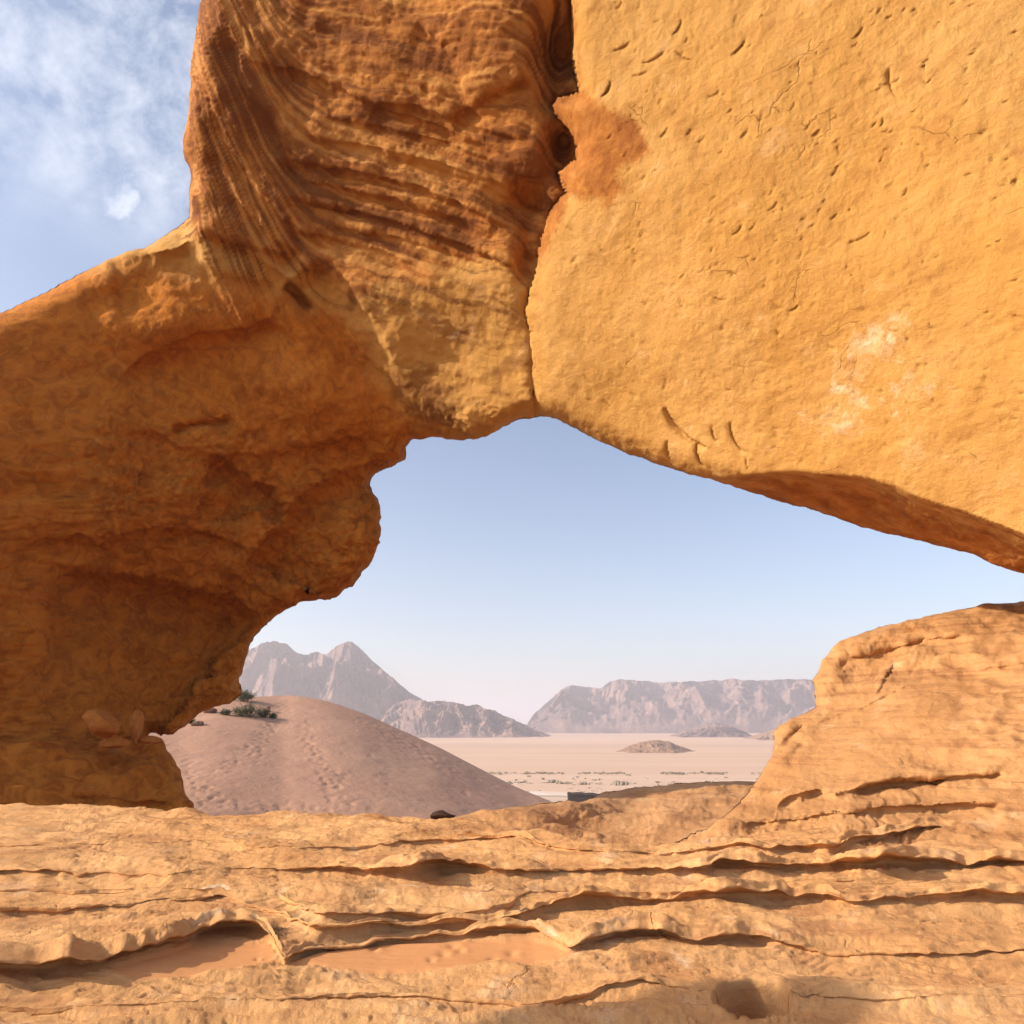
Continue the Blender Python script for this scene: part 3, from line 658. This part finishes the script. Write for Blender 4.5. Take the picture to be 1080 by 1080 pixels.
# flat rock below the photographer and off to the back
def sheet(name, x0, x1, y0, y1, n, m, zf, mat, **kw):
    X, Y = np.meshgrid(np.linspace(x0, x1, n), np.linspace(y0, y1, m)); Z = zf(X, Y)
    return mesh_obj(name, np.stack([X, Y, Z], -1).reshape(-1, 3), grid_faces(m, n), mat, attrs={'sand': 0 * X.ravel(), 'stain': 0 * X.ravel(), 'pale': 0 * X.ravel(), 'red': 0 * X.ravel()}, **kw)
tag(sheet('ground', -40, 40, -30, 4.2, 260, 120, lambda X, Y: -1.86 + .05 * fbm(P2(X, Y, .6), 4, 5) - .06 * sst(2.6, 4.2, Y) - .03 * np.clip(np.abs(X) - 6, 0, 99) - 2.5 * sst(9, 16, -Y) , M['ledge']),
    'flat sandstone behind and below the viewpoint', 'ground', kind='structure')

# ================================================================== DUNE
dc = np.array(gridline([(-300, 100, 8), (100, 640, 2.0), (640, 1000, 14)]))
def curd(pts, sm=5):
    p = np.array(pts, float); v = np.interp(dc, p[:, 0], p[:, 1]); kx = np.exp(-(np.arange(-12, 13) / sm) ** 2); kx /= kx.sum()
    return np.convolve(np.pad(v, 12, mode='edge'), kx, 'valid')
cr = curd([(-300, 760), (0, 762), (150, 758), (190, 752), (215, 744), (235, 739), (265, 735), (310, 733), (345, 739), (380, 751), (420, 769), (460, 787), (500, 808), (545, 831), (570, 841), (600, 854), (700, 905), (1000, 1050)])
cY = curd([(-300, 30), (100, 46), (200, 54), (300, 64), (450, 58), (600, 50), (1000, 42)])
top = P3(dc, cr, cY)
nearp = P3(dc, np.full_like(dc, 900.) + np.clip(dc - 640, 0, 400) * .7, curd([(-300, 15), (100, 21), (300, 26), (1000, 26)]))
u = np.linspace(0, 1, 170)[:, None, None]
FR = nearp[None] * (1 - u) + top[None] * u
FR[..., 2] += (.9 * np.sin(np.pi * u[..., 0]) ** 1.2)* -.5
ub = np.linspace(0, 1, 40)[1:, None, None]
BK = top[None] + ub * np.array([0, 60, 0]); BK[..., 2] -= (np.clip(ub[..., 0] * 60 - 0, 0, 99) * .5 * sst(0, .12, ub[..., 0])) ; BK[..., 2] = np.maximum(BK[..., 2], -26)
pre = nearp[None] + np.linspace(1, 0, 8, endpoint=False)[:, None, None] * np.array([0, -8, -6.])
D = np.concatenate([pre, FR, BK], 0)
t_ = np.concatenate([np.zeros(8), u[:, 0, 0], np.ones(39)])[:, None]
pyd = py_of(D[..., 1], D[..., 2]); pxd = np.broadcast_to(dc, pyd.shape)
mid = sst(.0, .06, t_) * sst(1.0, .97, t_)
D[..., 2] += mid * (.12 * fbm(D * .12, 3, 301) + .02 * fbm(D * np.array([.8, .8, .8]), 4, 302))
tr = np.zeros_like(pyd)
for pl in [[(285, 765), (262, 790), (225, 820), (215, 850)], [(318, 760), (330, 785), (352, 815), (372, 850)], [(325, 790), (345, 830), (350, 860)], [(200, 800), (206, 830), (250, 850), (330, 856)], [(300, 745), (280, 775), (270, 800)], [(380, 760), (440, 790), (480, 815)]]:
    d, s, t = poly_d(pxd, pyd, pl); tr += np.exp(-(d / 8) ** 2)
dent = perlin(D * 1.6, 310)
D[..., 2] -= mid * np.clip(tr, 0, 1.3) * .055 * sst(.05, .35, perlin(D * 2.6, 310))
D[..., 2] -= mid * .03 * sst(.45, .6, perlin(D * 1.3, 312))
tag(mesh_obj('sand_dune', D.reshape(-1, 3), grid_faces(*pyd.shape), M['dune'], origin=np.zeros(3)), 'pinkish-brown sand dune in shade with footprint trails beyond the pillar', 'dune', kind='structure')

# ================================================================== PLAIN
HP = -25.0
rr = np.concatenate([np.linspace(60, 500, 90, endpoint=False), np.geomspace(500, 14000, 120)])
th = np.linspace(R(-62), R(62), 300)
TH, RR = np.meshgrid(th, rr)
X = RR * np.sin(TH); Y = RR * np.cos(TH)
Z = HP + .9 * fbm(P2(X, Y, .006), 3, 401) * sst(60, 300, RR) + 3 * fbm(P2(X, Y, .0012), 2, 402) * sst(700, 2500, RR) * .5
tag(mesh_obj('desert_plain', np.stack([X, Y, Z], -1).reshape(-1, 3), grid_faces(*X.shape), M['plain'], origin=np.array([0, 0, HP])), 'pale pink flat desert plain stretching to the mountains', 'desert plain', kind='structure')

# ================================================================== MOUNTAINS
def mountain(name, pts, Yc, depth, base_py, label, cat, mat, seed, amp=1., ncol=520, nrow=120, prof=.9, sc=1., x0=None, x1=None):
    p = np.array(pts, float); c = np.linspace(p[0, 0], p[-1, 0], ncol)
    y = np.interp(c, p[:, 0], p[:, 1])
    kx = np.exp(-(np.arange(-3, 4) / 1.5) ** 2); kx /= kx.sum(); y = np.convolve(np.pad(y, 3, mode='edge'), kx, 'valid')
    y = y + 1.3 * perlin(P2(c, c * 0, .09, seed)) + .8 * perlin(P2(c, c * 0, .3, seed + 3.))
    dx, dz = ray(c, y)
    Zc = np.maximum(Yc * dz, HP - 2)
    u = np.linspace(0, 1, nrow)[:, None]
    Yr = Yc - depth * (1 - u); h = (Zc - HP)[None]
    pr = u ** prof
    X = dx[None] * Yc * (1 + 0 * u); Yg = Yr + 0 * X; 
    q = np.stack([X, Yg * .6, np.zeros_like(X)], -1) * (.0042 / sc)
    q = q + .12 * np.stack([perlin(q * 1.3, seed + 1), perlin(q * 1.3, seed + 2), 0 * X], -1)
    rg = ridged(q * np.array([1.25, 1.5, 1]), 5, seed + 5, .55)
    m = np.clip(np.minimum(u * 4, (1 - u) * 9), 0, 1)
    Z = HP - 3 + h * pr + 3 * u * 0 + amp * h * (.16 * (rg - .5) + .05 * ridged(q * 4.2, 4, seed + 15, .6)) * m
    # cliff bands
    cl = Z - HP; q2 = terrace(cl / np.maximum(h, 1) + .06 * fbm(q * 2, 3, seed + 9), 3.0, .45) * np.maximum(h, 1)
    Z = np.where(u < 1, Z * (1 - .3 * m) + (HP + q2) * .3 * m, Z)
    Yg = Yg - depth * .10 * (rg - .5) * m
    Z = np.minimum(Z, (Zc / Yc)[None] * Yg - .002 * h * (1 - u))
    X = dx[None] * Yg
    ub = np.linspace(0, 1, 25)[1:, None]
    Xb = np.repeat(X[-1:], 24, 0); Yb = Yc + depth * 1.1 * ub + 0 * Xb; Zb = HP - 4 + (Zc[None] - HP + 4) * (1 - ub ** 1.3) + 0 * Xb
    V = np.stack([np.vstack([X, Xb]), np.vstack([Yg, Yb]), np.vstack([Z, Zb])], -1)
    return tag(mesh_obj(name, V.reshape(-1, 3), grid_faces(V.shape[0], V.shape[1]), mat, origin=np.array([X.mean(), Yc, HP])), label, cat, kind='structure')
mountain('mountain', [(60, 775), (110, 745), (170, 712), (215, 700), (245, 702), (256, 695), (264, 685), (276, 678), (290, 676), (302, 679), (312, 688), (322, 691), (333, 687), (343, 691), (352, 684), (360, 678), (368, 676), (377, 681), (392, 696), (412, 713), (430, 729), (450, 740), (490, 752), (530, 765), (570, 778)],
         2250, 480, 776, 'jagged twin-peaked mountain rising behind the dune', 'mountain', M['mount'], 500, 1.25, nrow=150)
mountain('mountain_ridge', [(390, 782), (405, 752), (418, 740), (432, 737), (455, 740), (468, 739), (480, 741), (492, 744), (503, 743), (513, 748), (524, 750), (536, 757), (552, 763), (566, 770), (580, 775), (592, 781)],
         1750, 220, 777, 'lower rugged ridge running right from the twin peaks to the plain', 'ridge', M['mount'], 540, 1.3, nrow=110, sc=.6)
mountain('table_mountain', [(540, 781), (555, 765), (562, 754), (578, 740), (590, 728), (600, 723), (618, 724), (632, 727), (643, 719), (656, 716), (675, 718), (700, 719), (725, 719), (748, 718), (772, 716), (800, 718), (830, 716), (860, 717), (900, 713), (960, 716), (1060, 712), (1160, 735), (1230, 780)],
         3000, 620, 779, 'long hazy flat-topped mountain right of centre on the horizon', 'mountain', M['mount'], 580, 1.1, nrow=150, prof=.62, sc=1.3)
mountain('foothill', [(690, 787), (706, 779), (720, 772), (738, 766), (756, 762), (772, 765), (785, 771), (800, 778), (812, 786)], 1700, 160, 784, 'low rounded foothill below the flat-topped mountain', 'hill', M['mount'], 620, 1.0, ncol=220, nrow=80, sc=.5)
mountain('foothill', [(775, 790), (790, 782), (806, 774), (822, 768), (840, 764), (870, 760), (930, 762), (1010, 770), (1060, 790)], 1350, 140, 786, 'stepped pink foothill partly hidden by the right outcrop', 'hill', M['hill'], 640, 1.2, ncol=260, nrow=80, sc=.4)
mountain('hill', [(640, 797), (655, 791), (668, 785), (682, 781), (695, 780), (708, 783), (722, 788), (736, 793), (748, 798)], 720, 46, 796, 'small isolated brown hill standing on the plain', 'hill', M['hill'], 660, .8, ncol=160, nrow=60, sc=.25)

# ================================================================== SMALL ROCKS
import bmesh
def stone(name, c, size, seed, mat, label, cat='stone', group=None, rot=(0, 0, 0), flat=.0, sub_=5, shape=None):
    bm = bmesh.new(); bmesh.ops.create_icosphere(bm, subdivisions=sub_, radius=1)
    v = np.array([p.co[:] for p in bm.verts])
    f = np.array([[q.index for q in fc.verts] for fc in bm.faces]); bm.free()
    r2 = np.random.default_rng(seed)
    for _ in range(9):       # planar cuts give faceted broken rock
        n = r2.normal(size=3); n /= np.linalg.norm(n); dd = r2.uniform(.55, .85)
        s = v @ n; v = v - np.outer(np.clip(s - dd, 0, 9), n)
    if shape: v = shape(v)
    v = v * (1 + .07 * fbm(v * 1.6 + seed, 4, seed)[:, None]) + .02 * fbm(v * 7 + seed, 3, seed)[:, None] * v
    v = v * np.array(size)
    rx, ry, rz = rot
    for ax, an in ((0, rx), (1, ry), (2, rz)):
        cc, ss = math.cos(R(an)), math.sin(R(an)); i, j = [(1, 2), (2, 0), (0, 1)][ax]
        a, b = v[:, i].copy(), v[:, j].copy(); v[:, i] = a * cc - b * ss; v[:, j] = a * ss + b * cc
    o = mesh_obj(name, v + np.array(c), f, mat, smooth=True, attrs={'stain': 0 * v[:, 0], 'pale': 0 * v[:, 0], 'red': 0 * v[:, 0] + (.5 if mat is M['stone'] else 0)})
    return tag(o, label, cat, group)
def dune_hit(px, py, lift=0.):
    j = int(np.argmin(np.abs(dc - px))); colp = pyd[8:8 + 170, j]; i = int(np.argmin(np.abs(colp - py)))
    return D[8 + i, j] + np.array([0, 0, lift])
def pxs(Y): return Y / F * 1.02       # metres per pixel near the frame's middle rows
def at(px, py, Y): return P3(np.array(float(px)), np.array(float(py)), Y)
stone('stone', at(143, 767, 18.9), (.24, .3, .50), 11, M['stone'], 'upright wedge-shaped stone propped under the arch pillar', rot=(0, -12, 20), shape=lambda v: v * np.stack([.65 + .45 * np.clip(v[:, 2] + .3, -.6, 1), np.ones(len(v)), np.ones(len(v))], -1))
stone('stone', at(108, 764, 17.9), (.52, .45, .36), 14, M['stone'], 'rounded leaning boulder left of the wedge-shaped stone', rot=(0, 18, 30))
stone('stone', at(120, 783, 18.1), (.40, .35, .14), 15, M['stone'], 'thin flat stone lying on the rock block', rot=(0, 0, 10), sub_=4)
stone('stone', at(158, 781, 19.2), (.36, .35, .12), 17, M['stone'], 'low flat slab right of the wedge-shaped stone', rot=(0, 4, -10), sub_=4)
stone('stone', dune_hit(208, 765, .1), (.45, .4, .22), 19, M['hill'], 'reddish boulder half sunk in sand beside the pillar edge', sub_=4)
stone('stone', dune_hit(222, 753, .1), (.5, .4, .26), 20, M['hill'], 'pinkish boulder at the top of the dune by the pillar', sub_=4)
stone('stone', dune_hit(283, 749.5, .1), (.36, .3, .26), 23, M['hill'], 'small red stone behind the low shrubs on the dune', sub_=3)
def wedge(v):
    return v * np.stack([np.ones(len(v)), np.ones(len(v)), 1 - .42 * v[:, 0]], -1)
stone('stone', at(467, 860, 10.75), (.20, .12, .075), 31, M['darkstone'], 'dark brown wedge-shaped stone on the edge of the foreground rock', shape=wedge, sub_=4)

stone('shadow_caster_rock', (-8.3, 1.9, .75), (.8, .62, 3.7), 41, M['stone'], 'tall leaning rock added out of view on the left to cast a ground shadow', cat='rock', rot=(-36, 0, 0))  # unseen rock, added to throw the shadow band at lower right
# ================================================================== SHRUBS
def shrub(px, py, Y, w, h, label, seed, n=900, name='shrub'):
    r2 = np.random.default_rng(seed); c = dune_hit(px, py)
    root = tag(empty(name, tuple(c)), label, 'shrub', 'shrubs on the dune top')
    V = []; Fq = []; TV = []; TF = []
    tips = []
    for i in range(26):
        a = r2.uniform(0, 2 * math.pi); rr_ = math.sqrt(r2.uniform(0, 1)); x = w / 2 * rr_ * math.cos(a); y = w / 2 * .8 * rr_ * math.sin(a)
        z = h * (1 - .55 * rr_ ** 2) * r2.uniform(.7, 1.08); tips.append((x, y, z))
        b = np.array([x * .15, y * .15, -.1]); t = np.array([x, y, z * .92]); s = .012 + .0 * w
        k0 = len(TV)
        for q, e in ((b, s * 1.6), (t, s * .5)):
            for d in ((e, 0, 0), (-e * .5, e * .87, 0), (-e * .5, -e * .87, 0)): TV.append(q + np.array(d))
        for j in range(3): TF.append((k0 + j, k0 + (j + 1) % 3, k0 + 3 + (j + 1) % 3, k0 + 3 + j))
    for i in range(n):
        tx = tips[r2.integers(len(tips))]; s = r2.normal(size=3) * np.array([w * .075, w * .075, h * .14]); p = np.array(tx) * r2.uniform(.45, 1.0) + s
        if p[2] < 0: p[2] = abs(p[2])
        l = r2.uniform(.03, .075); a = r2.normal(size=3); a /= np.linalg.norm(a); b = np.cross(a, r2.normal(size=3)); b /= np.linalg.norm(b)
        k0 = len(V); V += [p - a * l, p + b * l * .5, p + a * l, p - b * l * .5]; Fq.append((k0, k0 + 1, k0 + 2, k0 + 3))
    mesh_obj('foliage', np.array(V), Fq, M['shrub'], root, smooth=False, origin=np.zeros(3))
    mesh_obj('branches', np.array(TV), TF, M['twig'], root, origin=np.zeros(3))
shrub(257, 740, 57, 2.0, .85, 'rounded dark green shrub on the dune crest against the mountain', 1, 1800)
shrub(262, 757, 54, 2.3, .95, 'wide grey-green shrub in front of the crest shrub', 2, 1900)
shrub(279, 757, 54.5, 1.3, .6, 'low spreading shrub joined to the right end of the wide grey-green shrub', 3, 900)
shrub(289, 757.5, 54, .7, .42, 'smallest shrub at the right end of the row on the dune', 5, 500)
shrub(238, 755, 52, .85, .4, 'little dark shrub left of the wide grey-green shrub', 4, 500)
shrub(203, 763, 38, .7, .3, 'tiny dark shrub tucked under the pillar edge', 6, 350)
# scrub on the plain
V = []; Fq = []
r2 = np.random.default_rng(9)
ico = bmesh.new(); bmesh.ops.create_icosphere(ico, subdivisions=1, radius=1); iv = np.array([p.co[:] for p in ico.verts]); iff = np.array([[q.index for q in fc.verts] for fc in ico.faces]); ico.free()
def scr(x, y, s, hh):
    global V, Fq
    for j in range(5):
        o = np.array([x + r2.normal() * s * .8, y + r2.normal() * s * .6, HP + hh * .25])
        v = iv * np.array([s * .6, s * .5, hh * .7]) * r2.uniform(.6, 1.3, size=(len(iv), 1)) + o
        Fq.append(iff + sum(len(a) for a in V[-1:]) * 0 + scr.n); V.append(v); scr.n += len(v)
scr.n = 0
for (pyb, spread, cnt, s0) in [(815.5, .4, 200, .6), (827, 1.4, 140, .5), (834, 2.0, 160, .45), (821, 1.5, 30, .5)]:
    for i in range(cnt):
        pyy = pyb + r2.normal() * spread; pxx = r2.uniform(470, 830)
        if perlin(np.array([[pxx * .03, pyb * .7, 0]]), 3)[0] < -.18: continue
        dx, dz = ray(pxx, pyy); Yq = HP / dz
        s = s0 * r2.uniform(.5, 1.6); scr(dx * Yq, Yq, s, s * .8)
for (pxx, pyy, s) in [(581, 825.5, 1.8), (586, 826, 1.4), (592, 827, 1.2), (598, 827, 1.1), (612, 828, 1.4), (617, 828, 1.2), (652, 829, 1.6), (656, 828, 1.8), (650, 827, 1.4)]:
    dx, dz = ray(pxx, pyy); Yq = HP / dz; scr(dx * Yq, Yq, s, s)
tag(mesh_obj('desert_scrub', np.vstack(V), np.vstack(Fq), M['scrub'], smooth=True), 'bands of low grey-green scrub dotted across the plain', 'scrub', kind='stuff')

# ================================================================== DARK TENT on the plain
c = at(627, 847.0, 0.0 + HP / ray(627, 847.0)[1])
tw = 17.5
tr_ = tag(empty('tent', (float(c[0]), float(c[1]), HP)), 'long low dark brown tent at the foot of the dune, before the scrub', 'tent')
def panel(name, xz, y0, y1, parent, th=.12):
    """closed prism of an x,z outline"""
    n = len(xz); V = [(x, y0, z) for x, z in xz] + [(x, y1, z) for x, z in xz]
    me = bpy.data.meshes.new(name); me.from_pydata(V, [], [tuple(range(n)), tuple(range(2 * n - 1, n - 1, -1))] + [(i, i + n, (i + 1) % n + n, (i + 1) % n) for i in range(n)])
    me.materials.append(M['cloth']); bmx = bmesh.new(); bmx.from_mesh(me); bmesh.ops.recalc_face_normals(bmx, faces=bmx.faces); bmx.to_mesh(me); bmx.free()
    o = bpy.data.objects.new(name, me); C.objects.link(o); o.parent = parent; return o
xsq = np.linspace(-tw / 2, tw / 2, 13); hs = np.interp(xsq, [-tw / 2, -tw / 4, 0, tw / 4, tw / 2], [3.0, 2.9, 2.7, 2.2, 1.3]) - .16 * (np.arange(13) % 3 == 1)
panel('wall', [(-tw / 2 + .1, -.3), (tw / 2 - .1, -.3)] + [(x * .99, h - .1) for x, h in zip(xsq[::-1], hs[::-1])], 0, .1, tr_)
panel('wall', [(-tw / 2 + .1, -.3), (tw / 2 - .1, -.3)] + [(x * .99, h - .6) for x, h in zip(xsq[::-1], hs[::-1])], 5.0, 5.1, tr_)
Vr = []
for y, dz_ in ((-.3, -.12), (2.2, .35), (5.3, -.6)):
    for x, h in zip(xsq, hs): Vr.append((x, y, h + dz_))
Vr = np.array(Vr); Fr = grid_faces(3, 13)
Vr2 = Vr - np.array([0, 0, .06]); n0 = len(Vr)
ring = [i for i in range(13)] + [12 + 13, 12 + 26] + [26 + i for i in range(11, -1, -1)] + [13]
side = [(ring[i], ring[(i + 1) % len(ring)], ring[(i + 1) % len(ring)] + n0, ring[i] + n0) for i in range(len(ring))]
mesh_obj('roof', np.vstack([Vr, Vr2]), np.vstack([Fr, Fr[:, ::-1] + n0, np.array(side)]), M['cloth'], tr_, smooth=False, origin=np.zeros(3))
for x in (-tw / 2, 0):
    pv = []; 
    for z in (-.3, 2.6):
        for a in range(6): pv.append((x + .06 * math.cos(a * math.pi / 3), -.35 + .06 * math.sin(a * math.pi / 3), z))
    mesh_obj('pole', np.array(pv), [(a, (a + 1) % 6, 6 + (a + 1) % 6, 6 + a) for a in range(6)], M['twig'], tr_, origin=np.zeros(3))

# ================================================================== LIGHT, SKY, AIR
sdir = Vector((-.88, -.16, .44)).normalized()      # towards the sun
el = math.asin(sdir.z); az = math.atan2(sdir.x, sdir.y)
sun = bpy.data.lights.new('sun', 'SUN'); sun.energy = 4.8; sun.angle = R(.6); sun.color = (1, .86, .68)
so = bpy.data.objects.new('sun', sun); C.objects.link(so); so.rotation_euler = sdir.to_track_quat('Z', 'Y').to_euler(); so.location = (-30, -12, 20)
w = bpy.data.worlds.new('World'); bpy.context.scene.world = w; w.use_nodes = True
nt = w.node_tree; bg = nt.nodes['Background']
sky = nt.nodes.new('ShaderNodeTexSky'); sky.sky_type = 'NISHITA'; sky.sun_disc = False
sky.sun_elevation = el; sky.sun_rotation = az; sky.air_density = 1.0; sky.dust_density = 4.2; sky.ozone_density = 1.0; sky.altitude = 900
tc = nt.nodes.new('ShaderNodeTexCoord'); mp = nt.nodes.new('ShaderNodeMapping'); nt.links.new(tc.outputs['Generated'], mp.inputs[0]); mp.inputs['Scale'].default_value = (1.3, 1.3, 1.3)
nz1 = nt.nodes.new('ShaderNodeTexNoise'); nt.links.new(mp.outputs[0], nz1.inputs[0]); nz1.inputs['Scale'].default_value = 13; nz1.inputs['Detail'].default_value = 9; nz1.inputs['Roughness'].default_value = .62; nz1.inputs['Distortion'].default_value = .15
r1 = nt.nodes.new('ShaderNodeMapRange'); nt.links.new(nz1.outputs[0], r1.inputs[0]); r1.inputs[1].default_value = .38; r1.inputs[2].default_value = .85; r1.inputs[4].default_value = .8
sep = nt.nodes.new('ShaderNodeSeparateXYZ'); nt.links.new(tc.outputs['Generated'], sep.inputs[0])
r2_ = nt.nodes.new('ShaderNodeMapRange'); nt.links.new(sep.outputs['Z'], r2_.inputs[0]); r2_.inputs[1].default_value = .50; r2_.inputs[2].default_value = .66; r2_.interpolation_type = 'SMOOTHSTEP'
mu = nt.nodes.new('ShaderNodeMath'); mu.operation = 'MULTIPLY'; nt.links.new(r1.outputs[0], mu.inputs[0]); nt.links.new(r2_.outputs[0], mu.inputs[1])
# one small bright puff of cloud
cd = at(128, 200, 1.0); cd = cd / np.linalg.norm(cd)
vd = nt.nodes.new('ShaderNodeVectorMath'); vd.operation = 'DISTANCE'
wv = nt.nodes.new('ShaderNodeVectorMath'); wv.operation = 'MULTIPLY_ADD'; nt.links.new(nz1.outputs['Color'], wv.inputs[0]); wv.inputs[1].default_value = (.12, .12, .12); 
sb_ = nt.nodes.new('ShaderNodeVectorMath'); sb_.operation = 'SUBTRACT'; nt.links.new(tc.outputs['Generated'], sb_.inputs[0]); sb_.inputs[1].default_value = (.06, .06, .06)
nt.links.new(sb_.outputs[0], wv.inputs[2]); nt.links.new(wv.outputs[0], vd.inputs[0]); vd.inputs[1].default_value = tuple(cd)
r3 = nt.nodes.new('ShaderNodeMapRange'); nt.links.new(vd.outputs['Value'], r3.inputs[0]); r3.inputs[1].default_value = .036; r3.inputs[2].default_value = .0; r3.interpolation_type = 'SMOOTHSTEP'; r3.inputs[4].default_value = .55
mx = nt.nodes.new('ShaderNodeMath'); mx.operation = 'MAXIMUM'; nt.links.new(mu.outputs[0], mx.inputs[0]); nt.links.new(r3.outputs[0], mx.inputs[1])
mc = nt.nodes.new('ShaderNodeMix'); mc.data_type = 'RGBA'; nt.links.new(mx.outputs[0], mc.inputs[0]); nt.links.new(sky.outputs[0], mc.inputs[6]); mc.inputs[7].default_value = (5.6, 5.8, 6.2, 1)
nt.links.new(mc.outputs[2], bg.inputs[0]); bg.inputs[1].default_value = .145
# haze box
bm = bmesh.new(); bmesh.ops.create_cube(bm, size=1); me = bpy.data.meshes.new('haze'); bm.to_mesh(me); bm.free()
hz = bpy.data.objects.new('haze', me); C.objects.link(hz)
z0, z1 = HP - 16, 330; hz.scale = (16000, 15600, z1 - z0); hz.location = (0, 7200, (z0 + z1) / 2)
k = NT('haze_air'); k.n.remove(k.bsdf); pv = k.n.new('ShaderNodeVolumePrincipled'); pv.inputs['Density'].default_value = .00026; pv.inputs['Color'].default_value = (.82, .83, .93, 1); pv.inputs['Anisotropy'].default_value = .2
k.l.new(pv.outputs[0], k.n['Material Output'].inputs['Volume']); me.materials.append(k.m)
tag(hz, 'pale dusty haze over the plain and mountains', 'haze', kind='stuff')

cam = bpy.data.cameras.new('camera'); cam.lens = 24; cam.sensor_width = 36; cam.clip_end = 30000; cam.clip_start = .1
co = bpy.data.objects.new('camera', cam); C.objects.link(co); co.rotation_euler = (math.pi / 2 + PITCH, 0, 0); bpy.context.scene.camera = co
s = bpy.context.scene
s.view_settings.view_transform = 'Standard'; s.view_settings.look = 'None'; s.view_settings.gamma = 1; s.view_settings.exposure = 0.62
s.cycles.max_bounces = 8; s.cycles.diffuse_bounces = 5; s.cycles.volume_bounces = 1
try: s.cycles.use_denoising = True
except Exception: pass
